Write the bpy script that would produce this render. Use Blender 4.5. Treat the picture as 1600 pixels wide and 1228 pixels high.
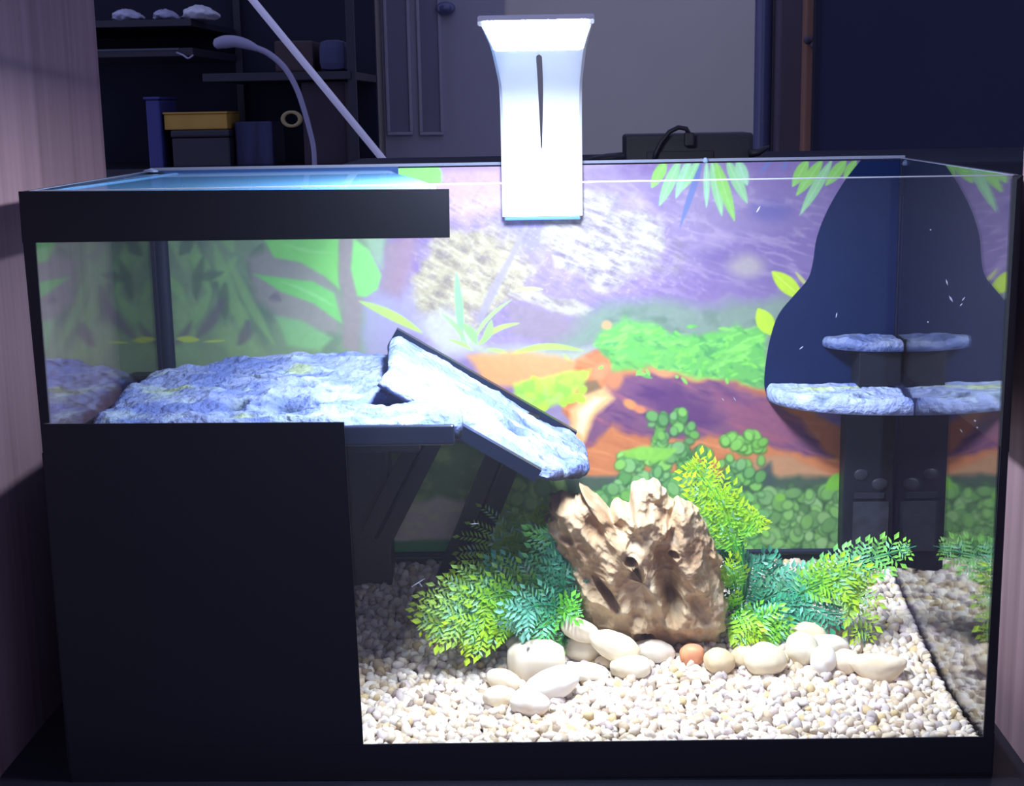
import bpy, bmesh, math, random
import numpy as np
from mathutils import Vector, Matrix

# ------------------------------------------------------------------ clear
for o in list(bpy.data.objects):
    bpy.data.objects.remove(o, do_unlink=True)
SC = bpy.context.scene
COL = SC.collection
rng = random.Random(7)
nrng = np.random.RandomState(11)

# ------------------------------------------------------------------ camera
TW, TD, TH = 0.600, 0.2887, 0.385            # tank width, depth, height
GT = 0.005                                   # glass thickness
CAM = np.array([0.321, -0.8715, 0.046 + TH])
YAW, PITCH, ROLL, FPX = -0.0298, -0.1971, -0.0179, 2247.6
_fw = np.array([math.sin(YAW) * math.cos(PITCH), math.cos(YAW) * math.cos(PITCH), math.sin(PITCH)])
_r = np.cross(_fw, [0, 0, 1]); _r /= np.linalg.norm(_r)
_u = np.cross(_r, _fw)
_r, _u = _r * math.cos(ROLL) + _u * math.sin(ROLL), -_r * math.sin(ROLL) + _u * math.cos(ROLL)
cd = bpy.data.cameras.new('camera')
cd.sensor_width = 36.0
cd.lens = FPX / 1600 * 36.0
cd.clip_start = 0.01
cam = bpy.data.objects.new('camera', cd)
cam.matrix_world = Matrix(((_r[0], _u[0], -_fw[0], CAM[0]), (_r[1], _u[1], -_fw[1], CAM[1]),
                           (_r[2], _u[2], -_fw[2], CAM[2]), (0, 0, 0, 1)))
COL.objects.link(cam)
SC.camera = cam

# ------------------------------------------------------------------ world, exposure
world = bpy.data.worlds.new('room_dusk')
world.use_nodes = True
world.node_tree.nodes['Background'].inputs['Color'].default_value = (0.52, 0.56, 1.0, 1)
world.node_tree.nodes['Background'].inputs['Strength'].default_value = 0.70
SC.world = world
LED_STRENGTH = 250.0
LED_COLOR = (0.80, 0.90, 1.0)
SC.view_settings.view_transform = 'Standard'
SC.view_settings.look = 'None'
SC.view_settings.gamma = 1.0
SC.view_settings.use_curve_mapping = False
SC.view_settings.exposure = 0.0
SC.cycles.caustics_reflective = False
SC.cycles.caustics_refractive = False
SC.cycles.transparent_max_bounces = 24
SC.cycles.max_bounces = 10
SC.cycles.sample_clamp_indirect = 6.0

# ------------------------------------------------------------------ geometry helpers
def pray(px, py):
    return _fw + _r * (px - 800) / FPX - _u * (py - 614) / FPX
def on(ax, val, px, py):
    d = pray(px, py)
    return CAM + d * (val - CAM[ax]) / d[ax]
def at(px, py, Y):
    return Vector(on(1, Y, px, py))
def project(P):
    d = np.asarray(P) - CAM
    z = d @ _fw
    return 800 + FPX * (d @ _r) / z, 614 - FPX * (d @ _u) / z

def s2l(c):
    c = np.asarray(c, float) / 255.0
    return np.where(c <= 0.04045, c / 12.92, ((c + 0.055) / 1.055) ** 2.4)

def link(o, parent=None):
    COL.objects.link(o)
    if parent is not None:
        o.parent = parent
    return o
def tag(o, label=None, cat=None, group=None, kind=None):
    if label: o['label'] = label
    if cat: o['category'] = cat
    if group: o['group'] = group
    if kind: o['kind'] = kind
    return o
def empty(name, loc=(0, 0, 0)):
    o = bpy.data.objects.new(name, None)
    o.empty_display_size = 0.02
    o.location = loc
    return link(o)
def mesh(name, verts, faces, mat, parent=None, smooth=False, cols=None):
    me = bpy.data.meshes.new(name)
    v = np.asarray(verts, dtype=float)
    if parent is not None and any(parent.location):
        v = v - np.array(parent.location)
        if parent.parent is not None:
            v = v - np.array(parent.parent.location)
    elif parent is not None and parent.parent is not None:
        v = v - np.array(parent.parent.location)
    me.from_pydata(v.tolist(), [], faces if isinstance(faces, list) else faces.tolist())
    if mat is not None:
        me.materials.append(mat)
    if smooth:
        me.polygons.foreach_set('use_smooth', np.ones(len(me.polygons), dtype=bool))
    if cols is not None:
        a = me.color_attributes.new('col', 'FLOAT_COLOR', 'POINT')
        c = np.ones((len(v), 4)); c[:, :3] = cols
        a.data.foreach_set('color', c.ravel())
    me.update()
    return link(bpy.data.objects.new(name, me), parent)
def from_bm(name, bm, mat, parent=None, smooth=False):
    bmesh.ops.recalc_face_normals(bm, faces=bm.faces[:])
    vs = [tuple(v.co) for v in bm.verts]
    bm.verts.index_update()
    fs = [[v.index for v in f.verts] for f in bm.faces]
    bm.free()
    return mesh(name, vs, fs, mat, parent, smooth)
def bm_box(lo, hi, bev=0.0, seg=2):
    bm = bmesh.new()
    bmesh.ops.create_cube(bm, size=1.0)
    lo, hi = np.minimum(lo, hi), np.maximum(lo, hi)
    c, s = (lo + hi) / 2, hi - lo
    for v in bm.verts:
        v.co = Vector((c[0] + v.co.x * s[0], c[1] + v.co.y * s[1], c[2] + v.co.z * s[2]))
    if bev > 0:
        bmesh.ops.bevel(bm, geom=bm.edges[:], offset=min(bev, 0.45 * min(s)), segments=seg, profile=0.6, affect='EDGES')
    return bm
def box(name, lo, hi, mat, parent=None, bev=0.0008, seg=2):
    return from_bm(name, bm_box(np.array(lo, float), np.array(hi, float), bev, seg), mat, parent)
def prism(name, pts, off, mat, parent=None, bev=0.0):
    """polygon (3-D points) extruded by vector off"""
    bm = bmesh.new()
    a = [bm.verts.new(p) for p in pts]
    b = [bm.verts.new(Vector(p) + Vector(off)) for p in pts]
    bm.faces.new(a)
    bm.faces.new(b[::-1])
    n = len(pts)
    for i in range(n):
        bm.faces.new((a[i], b[i], b[(i + 1) % n], a[(i + 1) % n]))
    if bev > 0:
        bmesh.ops.bevel(bm, geom=bm.edges[:], offset=bev, segments=2, profile=0.6, affect='EDGES')
    return from_bm(name, bm, mat, parent)
def catmull(pts, n):
    p = [np.array(q, float) for q in pts]
    p = [2 * p[0] - p[1]] + p + [2 * p[-1] - p[-2]]
    out = []
    m = len(p) - 3
    for k in range(n + 1):
        t = k / n * m
        i = min(int(t), m - 1); t -= i
        a, b, c, d = p[i], p[i + 1], p[i + 2], p[i + 3]
        out.append(0.5 * ((2 * b) + (c - a) * t + (2 * a - 5 * b + 4 * c - d) * t * t + (3 * b - a - 3 * c + d) * t ** 3))
    return np.array(out)
def tube_data(path, rad, seg=10, flat=1.0):
    path = np.asarray(path, float)
    n = len(path)
    rad = np.broadcast_to(np.asarray(rad, float), (n,))
    T = np.gradient(path, axis=0)
    T /= np.linalg.norm(T, axis=1)[:, None] + 1e-12
    ref = np.array([0, 1.0, 0]) if abs(T[0][1]) < 0.9 else np.array([1.0, 0, 0])
    vs, fs = [], []
    for i in range(n):
        a = np.cross(T[i], ref); a /= np.linalg.norm(a)
        b = np.cross(a, T[i])
        ref = b
        for k in range(seg):
            th = 2 * math.pi * k / seg
            vs.append(path[i] + rad[i] * (a * math.cos(th) + b * flat * math.sin(th)))
    for i in range(n - 1):
        for k in range(seg):
            k2 = (k + 1) % seg
            fs.append([i * seg + k, i * seg + k2, (i + 1) * seg + k2, (i + 1) * seg + k])
    fs.append(list(range(seg))[::-1])
    fs.append([(n - 1) * seg + k for k in range(seg)])
    return vs, fs
def tube(name, path, rad, mat, parent=None, seg=12, flat=1.0):
    v, f = tube_data(path, rad, seg, flat)
    return mesh(name, v, f, mat, parent, smooth=True)

# ------------------------------------------------------------------ numpy noise
_tab = nrng.rand(64, 64, 64)
def vnoise3(x, y, z):
    xi, yi, zi = np.floor(x).astype(int), np.floor(y).astype(int), np.floor(z).astype(int)
    fx, fy, fz = x - xi, y - yi, z - zi
    fx, fy, fz = [t * t * (3 - 2 * t) for t in (fx, fy, fz)]
    def g(a, b, c): return _tab[a % 64, b % 64, c % 64]
    r = 0
    for dx in (0, 1):
        for dy in (0, 1):
            for dz in (0, 1):
                w = (fx if dx else 1 - fx) * (fy if dy else 1 - fy) * (fz if dz else 1 - fz)
                r = r + w * g(xi + dx, yi + dy, zi + dz)
    return r
def fbm3(x, y, z, oct=4, gain=0.5):
    r, a, s = 0, 1.0, 0
    for o in range(oct):
        r = r + a * vnoise3(x * 2 ** o + 7.1 * o, y * 2 ** o + 3.3 * o, z * 2 ** o + 5.7 * o)
        s += a; a *= gain
    return r / s
def ridge3(x, y, z, oct=4):
    r, a, s = 0, 1.0, 0
    for o in range(oct):
        n = 1 - np.abs(2 * vnoise3(x * 2 ** o + 7.1 * o, y * 2 ** o + 3.3 * o, z * 2 ** o + 5.7 * o) - 1)
        r = r + a * n * n
        s += a; a *= 0.5
    return r / s

# ------------------------------------------------------------------ materials
MATS = {}
def principled(name, col, rough=0.6, spec=0.4, metal=0.0, noise=None, bump=None, trans=0.0, vcol=False, coat=0.0, sheen=0):
    """col linear rgb; noise=(scale, (sx,sy,sz), dark factor, detail); bump=(scale, strength, distance)"""
    m = bpy.data.materials.new(name)
    m.use_nodes = True
    nt = m.node_tree
    b = nt.nodes['Principled BSDF']
    b.inputs['Base Color'].default_value = (*col, 1)
    b.inputs['Roughness'].default_value = rough
    b.inputs['Specular IOR Level'].default_value = spec
    b.inputs['Metallic'].default_value = metal
    b.inputs['Coat Weight'].default_value = coat
    src = None
    if vcol:
        a = nt.nodes.new('ShaderNodeVertexColor'); a.layer_name = 'col'
        src = a.outputs['Color']
        nt.links.new(src, b.inputs['Base Color'])
    tc = None
    if noise or bump:
        tc = nt.nodes.new('ShaderNodeTexCoord')
    if noise:
        mp = nt.nodes.new('ShaderNodeMapping'); mp.inputs['Scale'].default_value = noise[1]
        nt.links.new(tc.outputs['Object'], mp.inputs['Vector'])
        n = nt.nodes.new('ShaderNodeTexNoise')
        n.inputs['Scale'].default_value = noise[0]; n.inputs['Detail'].default_value = noise[3] if len(noise) > 3 else 4
        nt.links.new(mp.outputs['Vector'], n.inputs['Vector'])
        rp = nt.nodes.new('ShaderNodeMapRange')
        rp.inputs['From Min'].default_value = 0.3; rp.inputs['From Max'].default_value = 0.7
        rp.inputs['To Min'].default_value = noise[2]; rp.inputs['To Max'].default_value = 1.0
        nt.links.new(n.outputs['Fac'], rp.inputs['Value'])
        mx = nt.nodes.new('ShaderNodeMix'); mx.data_type = 'RGBA'; mx.blend_type = 'MULTIPLY'
        mx.inputs['Factor'].default_value = 1.0
        if src is not None: nt.links.new(src, mx.inputs['A'])
        else: mx.inputs['A'].default_value = (*col, 1)
        nt.links.new(rp.outputs['Result'], mx.inputs['B'])
        nt.links.new(mx.outputs['Result'], b.inputs['Base Color'])
    if bump:
        n2 = nt.nodes.new('ShaderNodeTexNoise')
        n2.inputs['Scale'].default_value = bump[0]; n2.inputs['Detail'].default_value = 5
        nt.links.new(tc.outputs['Object'], n2.inputs['Vector'])
        bp = nt.nodes.new('ShaderNodeBump')
        bp.inputs['Strength'].default_value = bump[1]; bp.inputs['Distance'].default_value = bump[2]
        nt.links.new(n2.outputs['Fac'], bp.inputs['Height'])
        nt.links.new(bp.outputs['Normal'], b.inputs['Normal'])
    if trans:
        b.inputs['Transmission Weight'].default_value = trans
    return m
def glass(name, ior, tint=(1, 1, 1), rough=0.0, film=0.0, film_node='ShaderNodeBsdfTranslucent', film_col=(0.8, 0.85, 1.0)):
    """thin clear pane: reflects by Fresnel, lets the rest straight through; film = share of diffuse haze"""
    m = bpy.data.materials.new(name); m.use_nodes = True
    nt = m.node_tree
    for n in list(nt.nodes):
        if n.type != 'OUTPUT_MATERIAL': nt.nodes.remove(n)
    out = [n for n in nt.nodes if n.type == 'OUTPUT_MATERIAL'][0]
    fr = nt.nodes.new('ShaderNodeFresnel'); fr.inputs['IOR'].default_value = ior
    tr = nt.nodes.new('ShaderNodeBsdfTransparent'); tr.inputs['Color'].default_value = (*tint, 1)
    gl = nt.nodes.new('ShaderNodeBsdfGlossy'); gl.inputs['Roughness'].default_value = rough
    gl.inputs['Color'].default_value = (1, 1, 1, 1)
    geo = nt.nodes.new('ShaderNodeNewGeometry')
    mx = nt.nodes.new('ShaderNodeMixShader')
    # the pane does not bend light, so its inner face uses the same ratio as its outer face
    mi = nt.nodes.new('ShaderNodeMix'); mi.data_type = 'FLOAT'
    mi.inputs['A'].default_value = ior; mi.inputs['B'].default_value = 1.0 / ior
    nt.links.new(geo.outputs['Backfacing'], mi.inputs['Factor'])
    nt.links.new(mi.outputs['Result'], fr.inputs['IOR'])
    nt.links.new(fr.outputs['Fac'], mx.inputs['Fac'])
    nt.links.new(tr.outputs['BSDF'], mx.inputs[1]); nt.links.new(gl.outputs['BSDF'], mx.inputs[2])
    last = mx.outputs['Shader']
    if film > 0:
        df = nt.nodes.new(film_node); df.inputs['Color'].default_value = (*film_col, 1)
        m2 = nt.nodes.new('ShaderNodeMixShader'); m2.inputs['Fac'].default_value = film
        nt.links.new(last, m2.inputs[1]); nt.links.new(df.outputs['BSDF'], m2.inputs[2])
        last = m2.outputs['Shader']
    nt.links.new(last, out.inputs['Surface'])
    return m
L = lambda *c: tuple(float(t) for t in s2l(c))

M_vinyl = principled('black_vinyl', (0.013, 0.014, 0.021), 0.6, 0.12)
M_front = glass('clear_glass', 1.25, film=0.006)  # film mixes in haze for glass dirt and lens bloom
M_side = glass('side_glass', 2.4)
M_back = glass('back_glass', 1.3)
M_edge = principled('glass_edge', (0.62, 0.66, 0.78), 0.2, 0.5)
M_edge_dim = principled('glass_edge_dim', (0.20, 0.22, 0.32), 0.25, 0.5)
M_seal = principled('black_silicone', (0.008, 0.012, 0.032), 0.5, 0.25)
M_bead = principled('clear_silicone', (0.25, 0.35, 0.6), 0.08, 0.8)
M_stone = principled('blue_grey_slate', (0.44, 0.53, 0.70), 0.75, 0.3, vcol=True, bump=(190, 0.9, 0.004))
M_navyp = principled('black_acrylic_lit_navy', (0.003, 0.012, 0.066), 0.55, 0.12, noise=(9, (1, 1, 1), 0.75))  # black plastic; the lamp's blue haze is put into its colour
M_blackp = principled('black_plastic', (0.010, 0.011, 0.020), 0.35, 0.4)
M_filter = principled('filter_plastic', (0.008, 0.009, 0.018), 0.5, 0.2, noise=(60, (1, 1, 1), 0.7))
M_filter_win = principled('filter_window', (0.030, 0.032, 0.050), 0.45, 0.3, noise=(140, (1, 1, 1), 0.45))
M_vcol = principled('gravel', (0.6, 0.55, 0.5), 0.65, 0.35, vcol=True)
M_pebble = principled('polished_pebble', (0.8, 0.75, 0.65), 0.5, 0.3, vcol=True, noise=(70, (1, 1, 1), 0.88))
M_rock = principled('dragon_stone', (0.5, 0.4, 0.3), 0.85, 0.2, vcol=True, bump=(420, 0.5, 0.0015))
M_leaf = principled('plastic_leaf', (0.2, 0.5, 0.1), 0.40, 0.5, vcol=True)
M_stem = principled('plastic_stem', (0.02, 0.12, 0.05), 0.4, 0.5)
M_poster = principled('printed_poster', (0.5, 0.5, 0.5), 0.75, 0.12, vcol=True)
M_bed = principled('gravel_bed', L(150, 135, 118), 0.9, 0.1, noise=(150, (1, 1, 1), 0.6))
M_white = principled('white_plastic', (0.80, 0.84, 0.90), 0.35, 0.4)
M_cap = principled('blue_rubber', (0.08, 0.22, 0.62), 0.5, 0.3)
M_tray = glass('clear_acrylic', 1.3, (0.97, 0.99, 1.0), film=0.24, film_node='ShaderNodeBsdfDiffuse', film_col=(0.22, 0.55, 1.0))
M_wood = principled('purple_brown_laminate', L(158, 128, 140), 0.55, 0.25, noise=(7, (9, 9, 0.25), 0.62, 6), bump=(60, 0.1, 0.001))
def emis(name, col, st):
    m = bpy.data.materials.new(name); m.use_nodes = True
    b = m.node_tree.nodes['Principled BSDF']
    b.inputs['Base Color'].default_value = (0.8, 0.8, 0.8, 1)
    b.inputs['Emission Color'].default_value = (*col, 1)
    b.inputs['Emission Strength'].default_value = st
    return m
M_led = emis('led_panel', LED_COLOR, LED_STRENGTH)

# ================================================================== THE SETTING
def struct(o): return tag(o, kind='structure')
FLOOR_Z = -0.75
M_floor = principled('dark_floor', (0.05, 0.045, 0.05), 0.6, 0.3, noise=(3, (1, 1, 1), 0.7))
M_wall = principled('grey_wall', L(226, 220, 208), 0.8, 0.2, noise=(2.5, (1, 1, 1), 0.92))
M_navyboard = principled('navy_board', (0.022, 0.024, 0.060), 0.7, 0.2, noise=(4, (1, 1, 1), 0.85))
M_door = principled('painted_door', L(168, 164, 178), 0.6, 0.3, noise=(3, (1, 1, 1), 0.9))
M_door_groove = principled('door_groove', L(132, 128, 148), 0.6, 0.3)
M_dark = principled('dark_recess', (0.016, 0.017, 0.034), 0.8, 0.2)
M_beam = principled('grey_brown_post', L(112, 102, 116), 0.7, 0.2, noise=(12, (1, 1, 0.2), 0.7))
M_orange = principled('raw_wood', L(170, 128, 108), 0.7, 0.2, noise=(30, (1, 1, 0.1), 0.7))
M_pipe = principled('glossy_pipe', L(92, 94, 130), 0.22, 0.6)

struct(box('floor', (-1.6, -1.6, FLOOR_Z - 0.02), (2.2, 2.3, FLOOR_Z), M_floor, bev=0))
WB = 2.0
def wx(px, Y=WB, py=120): return at(px, py, Y).x
struct(box('wall_back', (wx(540), WB, FLOOR_Z), (2.0, WB + 0.06, 1.3), M_wall, bev=0))
struct(box('wall_left', (-1.3, WB + 0.02, FLOOR_Z), (wx(540), WB + 0.08, 1.3), M_dark, bev=0))
# panelled door set in the wall
door = empty('door_1', (wx(676), WB, FLOOR_Z)); struct(door)
mesh_x = wx
box('door_leaf', (wx(600), WB - 0.02, FLOOR_Z), (wx(790), WB - 0.001, 1.25), M_door, door, 0.002)
box('door_frame', (wx(558), WB - 0.045, FLOOR_Z), (wx(590), WB - 0.001, 1.28), M_door, door, 0.003)
for a, b in ((609, 640), (660, 688)):
    z0 = at((a + b) / 2, 206, WB).z
    # sunk panel: frame of four beads round a darker recessed panel
    xa, xb = wx(a), wx(b)
    pn = box('door_panel', (xa, WB - 0.0215, z0), (xb, WB - 0.0195, 1.1), M_door_groove, door, 0.0005)
    for q0, q1 in (((xa - .006, z0), (xa, 1.1)), ((xb, z0), (xb + .006, 1.1)), ((xa - .006, z0 - .006), (xb + .006, z0))):
        box('panel_bead', (q0[0], WB - 0.028, q0[1]), (q1[0], WB - 0.0195, q1[1]), M_door, pn, 0.0015)
kp = at(696, 13, WB - 0.03)
bmk = bmesh.new(); bmesh.ops.create_uvsphere(bmk, u_segments=16, v_segments=10, radius=0.016)
bmesh.ops.scale(bmk, verts=bmk.verts[:], vec=(1.2, 0.8, 0.8)); bmesh.ops.translate(bmk, verts=bmk.verts[:], vec=kp)
from_bm('door_knob', bmk, M_pipe, door, True)

# pipe, posts and navy board on the right
YP = 1.55
pa, pb = at(1194, 0, YP), at(1194, 250, YP)
tag(tube('standing_pipe', [(pa.x, YP, z) for z in np.linspace(FLOOR_Z, 1.25, 12)], 0.0135 * 1.08, M_pipe, seg=24),
    'glossy dark standing pipe with blue highlight beside grey wall', 'pipe')
post = empty('wall_post', (at(1240, 120, 1.5).x, 1.5, FLOOR_Z))
tag(post, 'dark grey brown upright post beside glossy pipe', 'post')
box('post_core', (at(1216, 120, 1.5).x, 1.5, FLOOR_Z), (at(1262, 120, 1.5).x, 1.62, 1.25), M_beam, post, 0.004)
box('edge_strip', (at(1258, 120, 1.46).x, 1.46, FLOOR_Z), (at(1277, 120, 1.46).x, 1.499, 1.25), M_orange, post, 0.003)
for kz in (62, 70):
    c = at(1262 if kz == 62 else 1272, kz, 1.458)
    bmk = bmesh.new(); bmesh.ops.create_icosphere(bmk, subdivisions=2, radius=0.007)
    bmesh.ops.translate(bmk, verts=bmk.verts[:], vec=c); from_bm('knot', bmk, M_beam, post, True)
nb = empty('navy_board', (at(1440, 120, 1.2).x, 1.2, FLOOR_Z))
tag(nb, 'large plain dark navy board filling the upper right', 'board')
box('board_face', (at(1277, 120, 1.2).x, 1.2, FLOOR_Z), (1.6, 1.215, 1.3), M_navyboard, nb, 0.002)
box('board_edge', (at(1277, 120, 1.2).x - 0.004, 1.196, FLOOR_Z), (at(1277, 120, 1.2).x + 0.002, 1.22, 1.3), M_dark, nb, 0.001)

# ================================================================== CABINET AROUND THE TANK
cab = empty('cabinet', (0.3, 0.05, 0.0))
tag(cab, 'wooden cabinet with purple brown side panels either side of the tank', 'cabinet')
box('base_board', (-0.075, -0.10, -0.02), (0.66, 0.36, -0.0005), M_blackp, cab, 0.001)
XL = -0.05
yfar = on(0, XL, 156, 120)[1]
box('side_panel', (XL - 0.018, -0.45, FLOOR_Z), (XL, yfar, 0.95), M_wood, cab, 0.0015)
XR = 0.628
yfr = on(0, XR, 1597.5, 260)[1]
box('side_panel', (XR, -0.45, FLOOR_Z), (XR + 0.018, yfr, 0.95), M_wood, cab, 0.0015)
box('light_blocker_board', (XL, -0.20, 0.60), (XR, 0.30, 0.618), M_wood, cab, 0.0015)  # unseen board added to keep room light off the side panels
box('front_rail', (XL, -0.10, FLOOR_Z), (XR, -0.085, -0.021), M_dark, cab, 0.001)

# ================================================================== TANK
tank = empty('aquarium', (TW / 2, TD / 2, 0.0))
tag(tank, 'clear glass turtle tank with black vinyl panels on its front', 'aquarium')
front_pane = box('front_glass', (0, 0.0, 0.0), (TW, GT - 0.001, TH), M_front, tank, 0)
box('back_glass', (0, TD - 0.004, 0.0), (TW, TD, TH), M_back, tank, 0)
box('side_glass', (0.0034, GT, 0.004), (0.0044, TD - 0.0045, TH), M_side, tank, 0)
box('side_glass', (TW - 0.0044, GT, 0.004), (TW - 0.0034, TD - 0.0045, TH), M_side, tank, 0)
box('bottom_glass', (0.004, GT, 0.0), (TW - 0.004, TD - 0.0045, 0.004), M_back, tank, 0)
# polished pane edges seen as pale lines
box('glass_edge', (0.004, 0.0008, TH), (TW - 0.004, GT - 0.0018, TH + 0.0006), M_edge, tank, 0)
box('glass_edge', (0.0, TD - 0.0035, TH), (TW, TD, TH + 0.0022), M_edge_dim, tank, 0)
box('glass_edge', (0.0, GT, TH), (0.004, TD - 0.004, TH + 0.0004), M_edge_dim, tank, 0)
box('glass_edge', (TW - 0.004, GT, TH), (TW, TD - 0.004, TH + 0.0004), M_edge_dim, tank, 0)
def fvinyl(name, pix, y0=-0.0014, th=0.0012):
    prism(name, [(p.x, y0, p.z) for p in (at(a, b, 0.0) for a, b in pix)], (0, th, 0), M_vinyl, tank)
fvinyl('top_band', [(30, 299), (702, 295), (703, 371), (36, 379)])
fvinyl('edge_strip', [(37, 379), (56, 379), (78, 660), (64, 662)])
fvinyl('lower_panel', [(64, 662), (538, 659), (568, 1162), (108, 1168)])
fvinyl('bottom_band', [(108, 1168), (1551, 1150), (1549, 1206), (115, 1222)])
fvinyl('edge_strip', [(1588, 281), (1595, 275), (1552, 1150), (1536, 1150)])
box('bottom_trim', (0.0, -0.0006, 0.0), (TW, -0.0001, at(800, 1204, 0).z), M_vinyl, tank, 0)
# vinyl at the top of the left side, and along the back rim
box('side_band', (-0.0014, 0.0, 0.354), (-0.0002, TD, TH), M_vinyl, tank, 0)
box('side_light_block', (-0.0014, 0.0, 0.0), (-0.0002, TD, 0.222), M_vinyl, tank, 0)  # black sheet added to stop bounced light leaking out below the platform
box('side_band', (TW + 0.0002, 0.0, 0.0), (TW + 0.0014, TD, 0.030), M_vinyl, tank, 0)
box('side_band', (TW + 0.0002, 0.0, 0.216), (TW + 0.0014, TD, TH), M_vinyl, tank, 0)  # added sheet shading the upper part of the right cabinet panel
bz = at(430, 287, TD).z
M_vinyl_lit_blue = principled('black_vinyl_lit_blue', (0.020, 0.060, 0.19), 0.4, 0.4)  # same black vinyl, with the lamp's blue light put into its colour
box('back_band', (0.0045, TD - 0.0062, bz), (at(622, 262, TD - 0.006).x, TD - 0.0055, TH), M_vinyl_lit_blue, tank, 0)
# corner silicone
tube('silicone_seam', [(0.0060, TD - 0.0085, z) for z in np.linspace(0.05, 0.384, 20)], 0.0058, M_seal, tank, 8)
tube('silicone_seam', [(TW - 0.005, TD - 0.0065, z) for z in np.linspace(0.05, 0.384, 20)], 0.0009, M_seal, tank, 8)
tube('silicone_seam', [(x, TD - 0.007, 0.0635) for x in np.linspace(0.006, TW - 0.006, 20)], 0.0022, M_seal, tank, 8)
def bead(px, py, Y, r, stretch=(1, 1, 1)):
    bm = bmesh.new(); bmesh.ops.create_icosphere(bm, subdivisions=3, radius=r)
    bmesh.ops.scale(bm, verts=bm.verts[:], vec=stretch)
    for v in bm.verts: v.co += v.co.normalized() * r * 0.15 * math.sin(v.co.x * 900 + v.co.z * 700)
    bmesh.ops.translate(bm, verts=bm.verts[:], vec=at(px, py, Y))
    return from_bm('silicone_glint_bead', bm, M_bead, tank, True)
bead(1102, 251, TD - 0.004, 0.0022)  # bead added for the lamp's blue glint on the back rim
bead(1415, 255, TD - 0.007, 0.0024, (1.2, 1, 1))
bead(236, 268, TD - 0.007, 0.0028, (2.2, 1, 0.8))

M_scr = principled('scratch', (0.75, 0.8, 0.95), 0.6, 0.2)
for (a, b, c, d_, w) in ((1478, 436, 1481, 446, 2.2), (1483, 462, 1489, 472, 3), (1503, 470, 1508, 464, 1.6), (1500, 478, 1504, 474, 1.6), (1449, 502, 1451, 504, 2.5), (1182, 332, 1188, 322, 2.0), (1249, 546, 1255, 541, 1.8),
                        (643, 917, 664, 904, 1.6), (655, 911, 660, 917, 1.0), (735, 819, 748, 818, 1.2), (1522, 656, 1525, 659, 3), (1526, 667, 1528, 669, 2.4), (1500, 670, 1504, 676, 1.4), (1453, 358, 1455, 360, 2.4), (1128, 622, 1132, 627, 1.8), (1146, 620, 1150, 627, 1.4), (1306, 497, 1308, 488, 1.6)):
    p, q = at(a, b, -.0003), at(c, d_, -.0003)
    t = (q - p).normalized(); n_ = Vector((-t.z, 0, t.x)) * (w * .5 * .00039)
    prism('scratch_mark', [p, p + (q - p) * .5 + n_, q, p + (q - p) * .5 - n_], (0, .0002, 0), M_scr, front_pane)

# ================================================================== PRINTED POSTER ON THE BACK GLASS
PY_ = TD - 0.0048
NX, NZ = 660, 372
PX0, PX1, PZ0, PZ1 = 0.0045, TW - 0.0045, 0.045, TH - 0.0012
gx, gz_ = np.meshgrid(np.linspace(PX0, PX1, NX), np.linspace(PZ0, PZ1, NZ))
QX, QY = project(np.stack([gx, np.full_like(gx, PY_), gz_], -1))
CAN = np.zeros((NZ, NX, 3))
def sm(d, s): return np.clip(0.5 + d / (s + 1e-6), 0, 1)
def blend(mask, col, a=1.0):
    global CAN
    k = (mask * a)[..., None]
    CAN = CAN * (1 - k) + np.asarray(col, float) * k
def n2(sx, sy, seed, oct=4, rot=0.0):
    c, s = math.cos(rot), math.sin(rot)
    x = (QX * c + QY * s) / sx; y = (-QX * s + QY * c) / sy
    return fbm3(x + 31.7 * seed, y + 17.3 * seed, np.full_like(x, seed * 1.37), oct)
def r2(sx, sy, seed, oct=4, rot=0.0):
    c, s = math.cos(rot), math.sin(rot)
    x = (QX * c + QY * s) / sx; y = (-QX * s + QY * c) / sy
    return ridge3(x + 31.7 * seed, y + 17.3 * seed, np.full_like(x, seed * 1.37), oct)
WOBX = (n2(28, 28, 91, 3) - 0.5); WOBY = (n2(28, 28, 92, 3) - 0.5)
def polym(pts, soft=4, wob=0):
    X, Y = QX + wob * WOBX, QY + wob * WOBY
    inside = np.zeros(X.shape, bool); dist = np.full(X.shape, 1e9)
    n = len(pts)
    for i in range(n):
        (x0, y0), (x1, y1) = pts[i], pts[(i + 1) % n]
        cond = ((y0 > Y) != (y1 > Y))
        xin = (x1 - x0) * (Y - y0) / ((y1 - y0) if y1 != y0 else 1e-9) + x0
        inside ^= cond & (X < xin)
        dx, dy = x1 - x0, y1 - y0
        t = np.clip(((X - x0) * dx + (Y - y0) * dy) / (dx * dx + dy * dy + 1e-9), 0, 1)
        dist = np.minimum(dist, np.hypot(X - x0 - t * dx, Y - y0 - t * dy))
    return sm(np.where(inside, dist, -dist), soft)
def poly(pts, col, soft=4, a=1.0, wob=0): blend(polym(pts, soft, wob), col, a)
def sub(x0, x1, y0, y1):
    j = np.where((QX.max(0) >= x0) & (QX.min(0) <= x1))[0]; i = np.where((QY.max(1) >= y0) & (QY.min(1) <= y1))[0]
    if len(i) == 0 or len(j) == 0: return None
    return slice(i[0], i[-1] + 1), slice(j[0], j[-1] + 1)
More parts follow.
